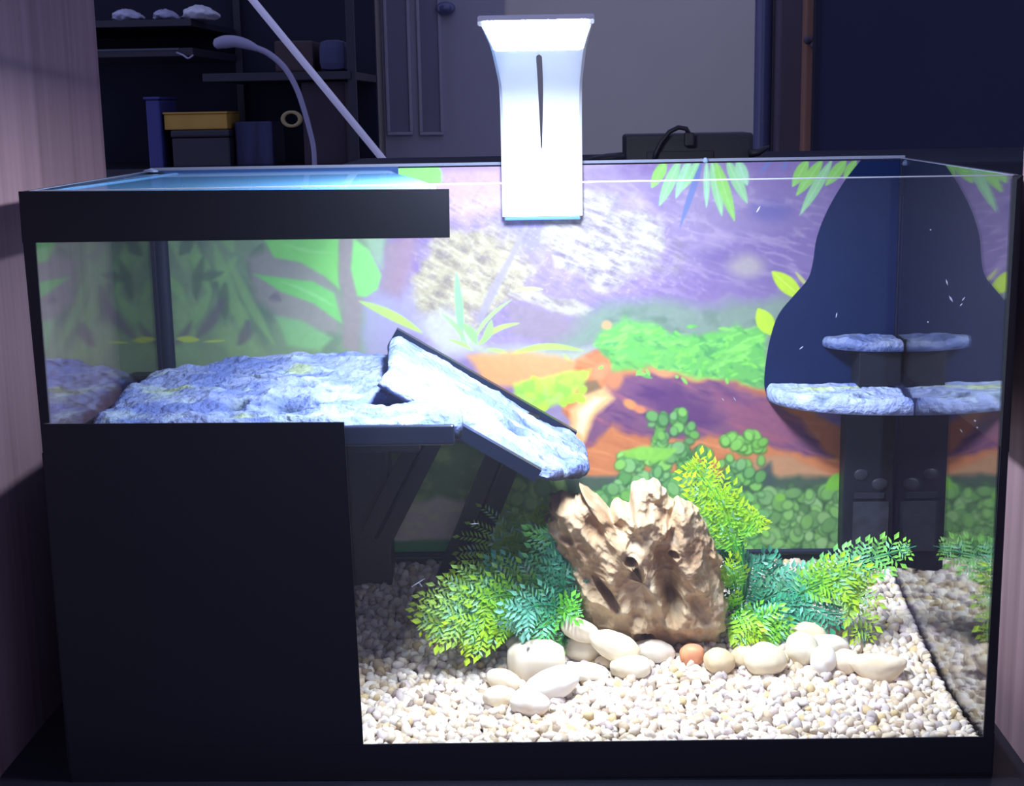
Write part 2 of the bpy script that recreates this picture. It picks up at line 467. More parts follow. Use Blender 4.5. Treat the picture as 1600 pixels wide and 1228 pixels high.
def ell(cx, cy, rx, ry, ang, col, soft=2.5, a=1.0):
    R = max(rx, ry) + soft + 2
    s = sub(cx - R, cx + R, cy - R, cy + R)
    if s is None: return
    c, sn = math.cos(ang), math.sin(ang)
    x, y = QX[s] - cx, QY[s] - cy
    u, v = x * c + y * sn, -x * sn + y * c
    d = (1 - np.hypot(u / rx, v / ry)) * min(rx, ry)
    k = (sm(d, soft) * a)[..., None]
    CAN[s] = CAN[s] * (1 - k) + np.asarray(col, float) * k
def leaf(x0, y0, x1, y1, w, col, bend=0.0, soft=2.0, a=1.0, rib=None, fat=0.5):
    Ln = math.hypot(x1 - x0, y1 - y0); R = Ln * 0.7 + w + 5
    s = sub(min(x0, x1) - w - abs(bend) - 4, max(x0, x1) + w + abs(bend) + 4, min(y0, y1) - w - abs(bend) - 4, max(y0, y1) + w + abs(bend) + 4)
    if s is None: return
    ux, uy = (x1 - x0) / Ln, (y1 - y0) / Ln
    X, Y = QX[s] - x0, QY[s] - y0
    t = (X * ux + Y * uy) / Ln
    v = -X * uy + Y * ux - bend * np.sin(np.pi * np.clip(t, 0, 1))
    tt = np.clip(t, 0, 1)
    pw = math.log(0.5) / math.log(fat)
    hw = w * np.sin(np.pi * tt ** pw) ** 0.75
    d = np.where((t > 0) & (t < 1), hw - np.abs(v), -9)
    k = (sm(d, soft) * a)[..., None]
    c = np.asarray(col, float) * np.ones(t.shape + (3,))
    if rib is not None:
        rk = np.clip(1 - np.abs(v) / 1.8, 0, 1)[..., None]
        c = c * (1 - rk) + np.asarray(rib, float) * rk
    CAN[s] = CAN[s] * (1 - k) + c * k

# -- ground tone
CAN[:] = (146, 128, 170)
blend(np.clip((n2(120, 70, 1) - 0.40) * 4, 0, 1), (128, 104, 164))
blend(np.clip((n2(60, 40, 2) - 0.55) * 5, 0, 1), (176, 156, 190), 0.7)
blend(np.clip((QX - 1060) / 160, 0, 1) * np.clip((500 - QY) / 60, 0, 1), (112, 92, 156), 0.75)
# upper rock streaks right
st = np.clip((r2(46, 13, 3, 4, 0.28) - 0.52) * 4, 0, 1)
blend(st * polym([(880, 255), (1290, 300), (1270, 450), (980, 470), (900, 380)], 60), (184, 166, 194), 0.38)
ell(1165, 415, 28, 18, 0.1, (168, 160, 158), 16, .8); ell(1205, 330, 30, 14, 0, (88, 84, 156), 16, .7); ell(1120, 400, 30, 12, 0, (104, 84, 150), 16, .6)
poly([(620, 258), (790, 256), (800, 330), (700, 345), (640, 330)], (204, 172, 208), 30, .8)
poly([(760, 340), (880, 345), (840, 400), (800, 395)], (140, 132, 204), 20, .9)
# cream rock (left of lamp) and white rock (right of lamp)
tex1 = r2(30, 10, 5, 5, 0.55); tex2 = r2(34, 9, 6, 5, 0.35); fine = n2(9, 5, 7, 3, 0.45)
m1 = polym([(650, 392), (690, 366), (770, 360), (815, 385), (842, 415), (826, 450), (770, 470), (745, 520), (700, 530), (655, 500), (632, 465), (648, 425)], 26, 64)
blend(m1, (172, 162, 132))
blend(m1 * np.clip((0.50 - tex1) * 3, 0, 1), (128, 116, 108), .85)
blend(m1 * np.clip((tex1 - 0.62) * 4, 0, 1), (200, 194, 162), .8)
blend(m1 * np.clip((fine - 0.5) * 4, 0, 1), (190, 182, 150), .6)
m2 = polym([(838, 372), (872, 352), (915, 300), (960, 290), (1000, 330), (1046, 362), (1050, 400), (1000, 425), (955, 455), (915, 440), (892, 425), (858, 400)], 24, 70)
blend(m2, (178, 172, 168))
blend(m2 * np.clip((0.50 - tex2) * 3, 0, 1), (122, 110, 138), .9)
blend(m2 * np.clip((tex2 - 0.60) * 4, 0, 1), (208, 204, 192), .8)
blend(m2 * np.clip((fine - 0.5) * 4, 0, 1), (196, 192, 182), .6)
m3 = polym([(792, 458), (830, 452), (900, 470), (928, 484), (918, 498), (880, 496), (845, 478)], 6, 16)
blend(m3, (180, 174, 160)); blend(m3 * np.clip((0.5 - tex2) * 4, 0, 1), (140, 130, 132), .7)
ms = polym([(610, 300), (900, 290), (1080, 330), (1100, 450), (960, 520), (700, 540), (600, 480)], 60, 60)
tex3 = r2(22, 7, 8, 5, 0.5)
blend(ms * np.clip((0.42 - tex3) * 5, 0, 1), (118, 106, 120), .45)
blend(ms * np.clip((tex3 - 0.68) * 5, 0, 1), (206, 200, 190), .4)
poly([(790, 470), (845, 480), (890, 500), (940, 490), (960, 530), (880, 545), (800, 520)], (140, 124, 138), 14, .85, 14)
poly([(640, 500), (700, 480), (745, 520), (760, 550), (690, 560)], (188, 190, 196), 22, .8, 16)
poly([(560, 470), (640, 450), (660, 520), (600, 560), (550, 560)], (154, 148, 190), 24, .9, 16)
poly([(600, 376), (650, 372), (640, 420), (625, 470), (596, 455)], (150, 122, 140), 16, .9, 12)
# twig
poly([(822, 345), (828, 346), (800, 410), (775, 460), (752, 506), (742, 503), (765, 450), (794, 402)], (150, 142, 160), 4, .9)
# green-grey bank
poly([(940, 478), (1020, 470), (1090, 480), (1180, 470), (1262, 462), (1262, 560), (1100, 560), (960, 540), (860, 545)], (122, 146, 130), 26, .95, 20)
blend(polym([(940, 490), (1100, 480), (1240, 500), (1200, 545), (960, 540)], 20, 20) * np.clip((n2(26, 16, 9) - .5) * 5, 0, 1), (92, 120, 104), .7)
poly([(740, 540), (860, 545), (930, 545), (920, 580), (760, 575)], (170, 182, 150), 16, .8, 12)
# left jungle
poly([(200, 258), (622, 258), (600, 380), (560, 420), (566, 560), (200, 600)], (118, 150, 112), 20, 1, 12)
gl = polym([(240, 300), (560, 300), (560, 560), (240, 560)], 30)
blend(gl * np.clip((n2(46, 60, 12, 4, 0.3) - 0.5) * 5, 0, 1), (88, 116, 96), .9)
blend(gl * np.clip((n2(30, 70, 13, 4, -0.5) - 0.52) * 6, 0, 1), (140, 184, 116), .75)
for q in ((300, 372, 330, 460, 10), (335, 380, 385, 520, 12), (355, 400, 430, 540, 8), (285, 520, 330, 450, 9), (290, 470, 250, 430, 9), (330, 440, 370, 400, 8), (372, 470, 390, 500, 8), (365, 395, 340, 360, 9), (330, 420, 290, 400, 8)):
    leaf(q[0], q[1], q[2], q[3], q[4], (132, 186, 108), 4, 6, .8)
for q in ((300, 432, 350, 425, 7), (318, 400, 306, 470, 8), (352, 440, 352, 500, 9), (410, 380, 392, 440, 12), (280, 400, 300, 360, 10)):
    leaf(q[0], q[1], q[2], q[3], q[4], (84, 110, 88), 3, 6, .8)
poly([(385, 400), (420, 392), (500, 420), (540, 470), (530, 520), (470, 520), (400, 470)], (150, 140, 140), 14, .9, 10)
G1 = (118, 224, 96)
poly([(412, 372), (530, 370), (528, 420), (531, 452), (508, 432), (470, 410), (428, 402)], G1, 5)
poly([(396, 428), (440, 434), (490, 440), (522, 458), (535, 505), (526, 500), (490, 474), (440, 456)], (112, 218, 100), 5)
poly([(430, 494), (470, 500), (520, 528), (500, 548), (450, 540)], (124, 196, 118), 8, .9)
leaf(440, 380, 520, 395, 3, (150, 240, 130), 4, 3, .5); leaf(440, 440, 525, 480, 3, (150, 240, 140), -3, 3, .5)
poly([(530, 372), (556, 372), (556, 440), (566, 470), (560, 560), (535, 540), (537, 470), (530, 440)], (150, 128, 138), 8, .9)
poly([(552, 372), (578, 392), (596, 430), (590, 452), (572, 464), (558, 462), (548, 420)], (120, 224, 104), 5)
poly([(570, 372), (600, 372), (598, 420), (586, 408)], (140, 176, 140), 8, .9)
for x0, y0, x1, y1, w in ((305, 530, 352, 462, 8), (372, 540, 388, 500, 9), (440, 470, 420, 465, 6), (270, 540, 300, 500, 6)):
    leaf(x0, y0, x1, y1, w, (104, 88, 116), 4, 8, .7)
leaf(275, 529, 312, 531, 5, (196, 220, 70), 0, 3); leaf(318, 534, 352, 532, 2, (190, 215, 90), 0, 2)
poly([(622, 256), (682, 256), (690, 268), (690, 284), (680, 292), (622, 296)], (138, 236, 112), 3)
# grass tufts
leaf(560, 470, 660, 520, 7, (176, 220, 98), -3, 2)
for x0, y0, x1, y1, w, b, c in ((722, 535, 713, 425, 6, 0, (130, 228, 140)), (735, 540, 800, 468, 3, -8, (160, 210, 120)), (745, 540, 812, 505, 4, -8, (172, 224, 96)),
        (730, 540, 690, 490, 4, 5, (150, 190, 130)), (740, 548, 700, 530, 3, 2, (170, 214, 110)), (785, 560, 912, 548, 5, -12, (170, 224, 92)), (800, 556, 760, 545, 3, 2, (170, 214, 110)),
        (800, 455, 850, 452, 3, -2, (196, 214, 130)), (745, 538, 722, 505, 7, 3, (140, 200, 120)), (752, 538, 768, 500, 6, 3, (150, 206, 110)), (880, 552, 905, 575, 3, 2, (170, 214, 110))):
    leaf(x0, y0, x1, y1, w, c, b, 2)
# driftwood
OR, OR2, PU = (214, 124, 74), (232, 168, 96), (118, 74, 118)
poly([(730, 556), (800, 552), (870, 556), (940, 574), (930, 604), (840, 608), (760, 600)], (226, 154, 96), 10, 1, 10)
wood = polym([(900, 560), (950, 545), (1010, 570), (1080, 580), (1150, 596), (1200, 610), (1270, 640), (1345, 690), (1345, 760), (1240, 752), (1160, 738), (1080, 752), (985, 750), (915, 748), (905, 690), (880, 640)], 8, 14)
blend(wood, OR)
blend(wood * np.clip((n2(60, 12, 21, 4, 0.3) - 0.5) * 5, 0, 1), (190, 100, 62), .8)
blend(wood * np.clip((n2(70, 9, 22, 4, 0.25) - 0.55) * 6, 0, 1), (236, 150, 92), .6)
pur = polym([(955, 590), (1010, 580), (1060, 588), (1130, 600), (1200, 622), (1250, 660), (1300, 716), (1255, 712), (1180, 690), (1110, 684), (1020, 690), (960, 664), (930, 690), (905, 700), (925, 640)], 10, 20)
blend(pur, PU, .92)
blend(pur * np.clip((n2(40, 10, 23, 4, 0.3) - 0.5) * 6, 0, 1), (92, 52, 110), .8)
blend(pur * np.clip((n2(60, 8, 24, 4, 0.35) - 0.56) * 6, 0, 1), (176, 96, 108), .7)
poly([(1110, 615), (1200, 630), (1250, 680), (1230, 700), (1150, 680)], (160, 84, 110), 20, .6, 20)
poly([(988, 610), (1060, 600), (1130, 660), (1060, 676)], (86, 46, 108), 20, .7, 20)
ell(985, 632, 12, 7, .5, (226, 142, 82), 4); ell(1000, 640, 9, 6, .2, (220, 130, 84), 4); ell(940, 580, 16, 12, -.5, (224, 142, 92), 6); ell(960, 590, 14, 20, .2, (210, 128, 84), 8)
ell(1085, 590, 16, 7, .2, (226, 150, 92), 6); ell(1035, 580, 20, 9, .3, (224, 146, 96), 6)
poly([(888, 690), (892, 640), (916, 612), (945, 604), (958, 622), (930, 652), (912, 690), (904, 706)], (236, 180, 116), 8, 1, 8)
poly([(898, 672), (905, 640), (930, 620), (946, 620), (922, 648), (910, 680)], (252, 226, 186), 8, .9, 6)
poly([(906, 596), (932, 594), (940, 606), (918, 616), (904, 612)], (128, 104, 74), 6, .9)
poly([(1180, 715), (1230, 712), (1300, 745), (1200, 752), (1150, 748)], (196, 146, 106), 10, .8, 10)
# foliage beds
poly([(900, 748), (985, 748), (1080, 745), (1185, 740), (1345, 752), (1345, 900), (600, 900), (600, 690), (720, 690), (880, 742)], (74, 96, 78), 10, 1, 16)
blend(polym([(900, 748), (1345, 752), (1345, 900), (900, 900)], 20) * np.clip((n2(40, 30, 31) - .5) * 5, 0, 1), (98, 92, 116), .7)
poly([(1170, 745), (1205, 722), (1210, 760), (1190, 790), (1150, 785)], (70, 84, 86), 8, .9, 8)
g2 = random.Random(5)
def discs(region, n, r0, r1, cols, a=.92, soft=2.5):
    xs = [p[0] for p in region]; ys = [p[1] for p in region]
    k = 0
    while k < n:
        x, y = g2.uniform(min(xs), max(xs)), g2.uniform(min(ys), max(ys))
        ins = False
        for i in range(len(region)):
            (x0, y0), (x1, y1) = region[i], region[(i + 1) % len(region)]
            if (y0 > y) != (y1 > y) and x < (x1 - x0) * (y - y0) / (y1 - y0) + x0: ins = not ins
        k += 1
        if not ins: continue
        c = cols[g2.randrange(len(cols))]; j = g2.uniform(-12, 12)
        r = g2.uniform(r0, r1)
        an, q = g2.uniform(0, 3), g2.uniform(.6, .95)
        ell(x, y + 1.2, r + 2.2, r * q + 2.2, an, (c[0] * .55, c[1] * .62, c[2] * .68), 3, a * .75)   # printed leaf outline
        ell(x, y, r, r * q, an, (c[0] + j, c[1] + j, c[2] + j), soft, a)
GR2 = [(132, 206, 92), (120, 196, 96), (146, 220, 98), (110, 180, 98), (138, 204, 120)]
GR = [(116, 190, 84), (104, 172, 88), (132, 204, 92), (92, 156, 84), (124, 186, 110)]
discs([(1140, 770), (1330, 750), (1330, 870), (1130, 870)], 170, 7, 17, [(88, 128, 80), (98, 146, 84), (80, 112, 78)], .85, 5)
discs([(1150, 775), (1330, 760), (1330, 868), (1130, 868)], 190, 5, 13, [(128, 188, 96), (142, 204, 104), (118, 172, 98), (150, 200, 120)], .9, 3)
discs([(970, 712), (1060, 700), (1110, 720), (1110, 790), (1080, 860), (960, 800)], 330, 5, 12, GR2)
discs([(1090, 760), (1190, 770), (1200, 870), (1100, 870)], 110, 5, 11, GR2)
discs([(1015, 650), (1075, 640), (1090, 690), (1110, 715), (1050, 720), (1020, 690)], 70, 6, 11, GR)
discs([(1130, 685), (1170, 676), (1196, 690), (1186, 704), (1140, 700)], 34, 7, 11, [(132, 208, 84)])
discs([(1125, 715), (1190, 712), (1200, 745), (1150, 790), (1110, 760)], 34, 6, 10, GR)
discs([(920, 770), (980, 760), (990, 800), (920, 800)], 40, 6, 12, GR)
poly([(968, 706), (1000, 698), (1060, 702), (1040, 722), (985, 718)], (140, 216, 76), 5, .9, 8)
ell(1219, 777, 8, 6, 0, (130, 200, 70)); ell(1236, 771, 8, 4, .4, (116, 170, 90))
leaf(1290, 765, 1325, 740, 12, (128, 206, 62), 0, 4)
# upper ferns and mosses
FG = [(108, 208, 78), (92, 190, 82), (126, 222, 84), (84, 172, 92)]
fm = polym([(930, 542), (945, 512), (975, 498), (1010, 504), (1050, 526), (1100, 520), (1150, 506), (1196, 520), (1200, 610), (1150, 602), (1080, 586), (1010, 572), (960, 578)], 10, 22)
blend(fm, (100, 196, 82), .92)
blend(fm * np.clip((n2(26, 8, 41, 4, -0.3) - .5) * 6, 0, 1), (140, 228, 98), .8)
blend(fm * np.clip((n2(24, 8, 42, 4, 0.5) - .56) * 7, 0, 1), (74, 150, 88), .75)
for k in range(150):
    x, y = g2.uniform(935, 1195), g2.uniform(505, 605)
    if abs(y - 552) > 44 - abs(x - 1080) * .12: continue
    an = g2.uniform(0, 6.28); l = g2.uniform(9, 22)
    c = FG[g2.randrange(4)]
    leaf(x, y, x + l * math.cos(an), y + l * .6 * math.sin(an), 2.6, c, 0, 1.8, .9)
ell(948, 508, 8, 7, 0, (224, 160, 104), 4, .9)
for k in range(26):
    x, y = g2.uniform(810, 918), g2.uniform(580, 640)
    if y > 648 - (x - 800) * .22 + 10 or y < 606 - (x - 800) * .28: continue
    ell(x, y, g2.uniform(6, 12), g2.uniform(5, 8), g2.uniform(0, 3), (178 + g2.uniform(-20, 14), 226, 58), 3, .95)
poly([(800, 598), (850, 590), (900, 578), (924, 576), (912, 600), (890, 620), (860, 636), (806, 632)], (176, 226, 72), 8, .8, 10)
blend(polym([(800, 598), (924, 576), (880, 630), (806, 632)], 8, 10) * np.clip((n2(14, 12, 44) - .5) * 6, 0, 1), (130, 196, 66), .7)
# yellow-green leaves by the black board
leaf(1254, 466, 1206, 424, 13, (184, 222, 44), 0, 2, 1, (204, 236, 90)); leaf(1266, 452, 1242, 424, 3, (188, 196, 110), 0, 2)
leaf(1208, 524, 1184, 482, 14, (184, 224, 50), 0, 2)
# palm fronds hanging from the top
for x0, y0, x1, y1, w, c in ((1040, 252, 1018, 294, 9, 0), (1062, 250, 1030, 322, 9, 1), (1078, 248, 1056, 310, 8, 2), (1092, 250, 1068, 296, 7, 1), (1104, 252, 1104, 325, 5, 2),
        (1112, 252, 1128, 338, 8, 1), (1118, 252, 1148, 346, 9, 0), (1136, 250, 1168, 318, 9, 1), (1152, 250, 1168, 290, 9, 2), (1098, 250, 1062, 356, 5, 3),
        (1262, 250, 1238, 292, 9, 0), (1285, 250, 1244, 306, 9, 0), (1300, 250, 1250, 336, 8, 1), (1322, 250, 1290, 290, 9, 0), (1338, 250, 1318, 280, 7, 0), (1206, 250, 1186, 272, 3, 3), (1230, 250, 1222, 268, 3, 3)):
    leaf(x0, y0, x1, y1, w, ((134, 206, 92), (138, 204, 140), (146, 206, 160), (96, 112, 178))[c], 0, 2, .95, ((150, 220, 110), (160, 214, 160), (160, 220, 180), (96, 112, 178))[c], .45)
# bottom left: stones, moss, painted brighter to offset the platform's shade
poly([(600, 690), (760, 690), (880, 742), (868, 900), (600, 900)], (136, 172, 108), 10, .95, 12)
blend(polym([(600, 690), (880, 720), (868, 900), (600, 900)], 10) * np.clip((n2(34, 26, 51) - .48) * 5, 0, 1), (178, 222, 124), .9)
poly([(610, 788), (680, 776), (740, 786), (750, 842), (610, 846)], (236, 218, 206), 10, .95, 14)
blend(polym([(610, 788), (750, 786), (750, 842), (610, 846)], 10, 14) * np.clip((n2(30, 12, 52) - .5) * 6, 0, 1), (236, 232, 186), .8)
poly([(600, 846), (745, 844), (740, 880), (600, 880)], (86, 176, 96), 5)
discs([(800, 720), (880, 740), (870, 840), (790, 840)], 120, 6, 14, [(140, 190, 108), (160, 210, 116), (112, 156, 96)], .8, 5)
# print grain, lower margin
CAN *= (1 + 0.10 * (n2(7, 7, 61, 3) - .5))[..., None]
blend(sm(QY - (866 - (QX - 1200) * 0.011), 3), (40, 46, 44))
blend(polym([(200, 250), (620, 250), (600, 560), (200, 600)], 40), (150, 172, 150), .22)  # pale haze painted over the left jungle
CAN += 10 * polym([(590, 680), (880, 720), (868, 900), (590, 900)], 20)[..., None] * np.array([1.6, 1.8, 1.3])  # extra brightening painted under the platform, against its shade
_g = CAN.mean(-1, keepdims=True)
CAN = (_g + (CAN - _g) * 0.90) * .95 + 10
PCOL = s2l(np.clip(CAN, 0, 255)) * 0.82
idx = np.arange(NX * NZ).reshape(NZ, NX)
pf = np.stack([idx[:-1, :-1], idx[:-1, 1:], idx[1:, 1:], idx[1:, :-1]], -1).reshape(-1, 4)
pv = np.stack([gx, np.full_like(gx, PY_), gz_], -1).reshape(-1, 3)
def fast_grid(name, v, f, mat, cols):
    me = bpy.data.meshes.new(name)
    me.vertices.add(len(v)); me.vertices.foreach_set('co', v.ravel())
    me.loops.add(f.size); me.loops.foreach_set('vertex_index', f.ravel().astype(np.int32))
    me.polygons.add(len(f)); me.polygons.foreach_set('loop_start', np.arange(0, f.size, f.shape[1], dtype=np.int32))
    me.materials.append(mat)
    me.update(calc_edges=True); me.validate()
    a = me.color_attributes.new('col', 'FLOAT_COLOR', 'POINT')
    c = np.ones((len(v), 4)); c[:, :3] = cols.reshape(-1, 3)
    a.data.foreach_set('color', c.ravel())
    return link(bpy.data.objects.new(name, me))
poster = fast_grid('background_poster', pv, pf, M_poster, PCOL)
tag(poster, 'printed aquarium background of rocks, driftwood and green plants', 'poster')

# ================================================================== GRAVEL
def gz(x, y):
    t = np.clip((np.asarray(y, float) - 0.085) / 0.2, 0, None)
    return 0.0215 + 0.034 * t ** 1.25 + 0.0012 * np.sin(np.asarray(x) * 37 + np.asarray(y) * 21) * np.clip(np.asarray(y) / .05, 0, 1)
bx, by = np.meshgrid(np.linspace(0.0045, TW - 0.0045, 60), np.linspace(GT + 0.0003, TD - 0.0055, 34))
bzv = gz(bx, by) - 0.004
top = np.stack([bx, by, bzv], -1).reshape(-1, 3)
bot = top.copy(); bot[:, 2] = 0.0045
nI = np.arange(60 * 34).reshape(34, 60); nB = len(top)
F = [[nI[i, j], nI[i, j + 1], nI[i + 1, j + 1], nI[i + 1, j]] for i in range(33) for j in range(59)]
F += [[a + nB for a in f[::-1]] for f in F]
ringI = list(nI[0, :]) + list(nI[1:, -1]) + list(nI[-1, -2::-1]) + list(nI[-2:0:-1, 0])
for a, b in zip(ringI, ringI[1:] + ringI[:1]): F.append([a, a + nB, b + nB, b])
F = [[int(t) for t in f] for f in F]
tag(mesh('gravel_bed', np.vstack([top, bot]), F, M_bed, smooth=False), 'packed pale gravel bed covering the tank floor', 'gravel', kind='stuff')
# pebble prototypes
bmi = bmesh.new(); bmesh.ops.create_icosphere(bmi, subdivisions=2, radius=1.0)
bmi.verts.index_update()
ICO = np.array([v.co[:] for v in bmi.verts]); ICOF = np.array([[v.index for v in f.verts] for f in bmi.faces]); bmi.free()
PAL = s2l([(228, 214, 196), (214, 196, 172), (206, 196, 192), (236, 226, 214), (196, 176, 150), (222, 206, 204), (186, 174, 172), (206, 184, 140), (168, 148, 128), (240, 232, 222), (216, 202, 186), (148, 132, 124)])
PW = np.array([.16, .14, .1, .14, .07, .1, .06, .05, .03, .08, .1, .02]); PW = PW / PW.sum()
def pebble_shape(seed):
    r = np.random.RandomState(seed)
    d = ICO
    rad = 0.80 + 0.45 * fbm3(d[:, 0] * 1.3 + seed, d[:, 1] * 1.3, d[:, 2] * 1.3, 2)
    for _ in range(4):                                     # a few facets
        n = r.randn(3); n /= np.linalg.norm(n)
        k = d @ n
        rad = np.where(k > 0.55, rad * (0.72 + 0.1 * r.rand()) / np.maximum(k, .55) * 0.75 + rad * .22, rad)
    return d * rad[:, None] * np.array([1.0 + .3 * r.rand(), .75 + .25 * r.rand(), .62 + .25 * r.rand()])
SHAPES = [pebble_shape(s) for s in range(16)]
sp = 0.0058
spots = []
for yy in np.arange(GT + 0.0032, TD - 0.006, sp):
    for xx in np.arange(0.150, TW - 0.0060, sp):
        x = xx + nrng.uniform(-.35, .35) * sp; y = max(yy + nrng.uniform(-.35, .35) * sp, GT + 0.0035)
        x = min(x, TW - 0.0066)
        spots.append((x, y, gz(x, y) - 0.0022 + nrng.uniform(-.0012, .0012), nrng.uniform(.0034, .0049)))
for yy in np.arange(GT + .004, TD - .008, .0046):                # grains piled against the right pane
    spots.append((TW - .0079 + nrng.uniform(-.0006, .0004), yy, gz(.59, yy) + nrng.uniform(.0005, .0016), nrng.uniform(.0028, .0036)))
for _ in range(1200):
    x, y = nrng.uniform(.16, TW - .009), nrng.uniform(GT + .004, TD - .008)
    spots.append((x, y, gz(x, y) + nrng.uniform(.0002, .0014), nrng.uniform(.0030, .0046)))
spots.sort(key=lambda s: s[1])
def rotm(r):
    q = r.randn(4); q /= np.linalg.norm(q); w, x, y, z = q
    return np.array([[1 - 2 * (y * y + z * z), 2 * (x * y - z * w), 2 * (x * z + y * w)], [2 * (x * y + z * w), 1 - 2 * (x * x + z * z), 2 * (y * z - x * w)], [2 * (x * z - y * w), 2 * (y * z + x * w), 1 - 2 * (x * x + y * y)]])
def pcol():
    return np.clip(PAL[nrng.choice(len(PAL), p=PW)] * nrng.uniform(.85, 1.08), 0, .95)
PROTO = []
for k in range(36):
    v = SHAPES[k % 16]
    me = bpy.data.meshes.new('gravel_pebble')
    me.from_pydata(v.tolist(), [], ICOF.tolist()); me.materials.append(M_vcol)
    me.polygons.foreach_set('use_smooth', np.ones(len(me.polygons), dtype=bool))
    a = me.color_attributes.new('col', 'FLOAT_COLOR', 'POINT')
    c = np.ones((len(v), 4)); c[:, :3] = pcol(); a.data.foreach_set('color', c.ravel())
    PROTO.append(me)
vis = [s for s in spots if s[0] > 0.193]
front = vis[:300]; fs_ = set(front)
for (x, y, z, r) in front:
    o = bpy.data.objects.new('gravel_pebble', PROTO[nrng.randint(36)])
    o.location = (x, y, z)
    o.rotation_euler = (nrng.uniform(0, 6.28), nrng.uniform(-.5, .5), nrng.uniform(0, 6.28))
    o.scale = (r * .93, r * .93, r * .93)
    tag(o, 'small pale gravel pebble in the front rows against the front glass', 'pebble', 'gravel pebbles lining the front glass')
    link(o)
GV, GF, GC = [], [], []
off = 0
for s in spots:
    if s in fs_: continue
    v = SHAPES[nrng.randint(16)] @ rotm(nrng).T * s[3]
    v[:, 0] = np.minimum(v[:, 0] + s[0], TW - 0.0046); v[:, 1] = np.clip(v[:, 1] + s[1], GT + .0002, TD - .0056); v[:, 2] += s[2]
    GV.append(v); GF.append(ICOF + off); off += len(v)
    GC.append(np.tile(pcol(), (len(v), 1)))
loose = fast_grid('gravel', np.vstack(GV), np.vstack(GF), M_vcol, np.vstack(GC))
loose.data.polygons.foreach_set('use_smooth', np.ones(len(loose.data.polygons), dtype=bool))
tag(loose, 'loose cream and grey gravel sloping up to the back', 'gravel', kind='stuff')

# ================================================================== BIG PEBBLES
bmi = bmesh.new(); bmesh.ops.create_icosphere(bmi, subdivisions=4, radius=1.0)
bmi.verts.index_update()
IC4 = np.array([v.co[:] for v in bmi.verts]); IC4F = [[v.index for v in f.verts] for f in bmi.faces]; bmi.free()
def ground_hit(px, py):
    d = pray(px, py); t0, t1 = 0.85, 1.25
    for _ in range(40):
        t = (t0 + t1) / 2; p = CAM + d * t
        if p[2] > gz(p[0], p[1]): t0 = t
        else: t1 = t
    return CAM + d * t
def stone(cx, cy, a, b, ang, col, label, seed, bean=0.0, blocky=2.0, name='river_pebble', Yfix=None):
    g = ground_hit(cx, cy + b * 0.72)
    dist = np.linalg.norm(g - CAM)
    k = dist / FPX
    A, B = a * k, b * k * 1.0
    Dp = min(A, B) * 0.95
    d = IC4
    if blocky != 2.0:
        d = np.sign(d) * np.abs(d) ** (2.0 / blocky)
        d = d * 0.92
    nz = fbm3(IC4[:, 0] * 1.1 + seed * 3.1, IC4[:, 1] * 1.1 + 9, IC4[:, 2] * 1.1 + seed, 3)
    v = d * (0.84 + 0.32 * nz)[:, None]
    x, y, z = v[:, 0] * A, v[:, 1] * Dp, v[:, 2] * B
    if bean: z = z + bean * B * ((v[:, 0]) ** 2 - .35) 
    c, s = math.cos(-ang), math.sin(-ang)
    x, z = x * c - z * s, x * s + z * c
    P = np.array([x, y, z]).T
    zmin = P[:, 2].min()
    o = np.array(CAM + pray(cx, cy) / np.dot(pray(cx, cy), [0, 1, 0]) * (g[1] + Dp * .30 - CAM[1]))
    o[2] = max(o[2], gz(o[0], o[1]) - zmin * 0.72)
    if Yfix is not None: o = on(1, Yfix, cx, cy)           # stacked on its neighbours
    base = s2l(col)
    n3 = fbm3(IC4[:, 0] * 2.2 + seed, IC4[:, 1] * 2.2, IC4[:, 2] * 2.2 + 4, 4)
    cols = base[None] * (0.90 + 0.2 * n3)[:, None] * np.array([1, 1, 1])
    yl = np.clip((fbm3(IC4[:, 0] * 1.6 + 40 + seed, IC4[:, 1] * 1.6, IC4[:, 2] * 1.6, 3) - .58) * 5, 0, 1)[:, None]
    cols = cols * (1 - yl * .35) + s2l((214, 178, 120)) * yl * .35
    ob = mesh(name, P, IC4F, M_pebble, smooth=True, cols=np.clip(cols, 0, .92))
    ob.location = o
    tag(ob, label, 'pebble', 'smooth pebbles around the rock')
    return ob
CW = (244, 236, 222)
stone(1263, 992, 32, 19, 0.0, (220, 206, 176), 'translucent beige pebble behind the others under the right fern', 16)
stone(818, 1012, 27, 18, 0.2, CW, 'white pebble at the upper left behind the blocky grey one', 2)
stone(857, 1004, 24, 16, -.2, (246, 238, 226), 'small white pebble at the foot of the left fern stem', 22)
stone(906, 984, 30, 17, .45, (242, 228, 204), 'cream chipped pebble leaning on the rock, highest of the left pile', 4, blocky=2.6, Yfix=.128)
stone(838, 1035, 49, 34, -.05, (226, 214, 196), 'large blocky greyish white stone with flat front in the left pile', 1, blocky=3.2)
stone(962, 1010, 40, 22, .5, (246, 232, 206), 'long cream pebble slanting down beside the rock foot', 5, Yfix=.122)
stone(910, 1016, 31, 23, .2, (246, 236, 216), 'rounded cream pebble between blocky stone and slanting pebble', 3)
stone(1021, 1020, 33, 19, .15, CW, 'smooth white oval pebble just left of the orange one', 6)
stone(944, 1036, 14, 10, .2, (240, 226, 204), 'tiny cream pebble wedged between the larger white ones', 23)
stone(986, 1043, 33, 21, .05, (246, 238, 216), 'flat round cream pebble in front of slanting pebble', 7, blocky=2.3)
stone(913, 1051, 36, 15, .05, (246, 238, 222), 'flat white pebble in front of the blocky stone', 8)
stone(862, 1075, 46, 25, -.4, (244, 238, 232), 'large white oval pebble tilted in the front left', 9)
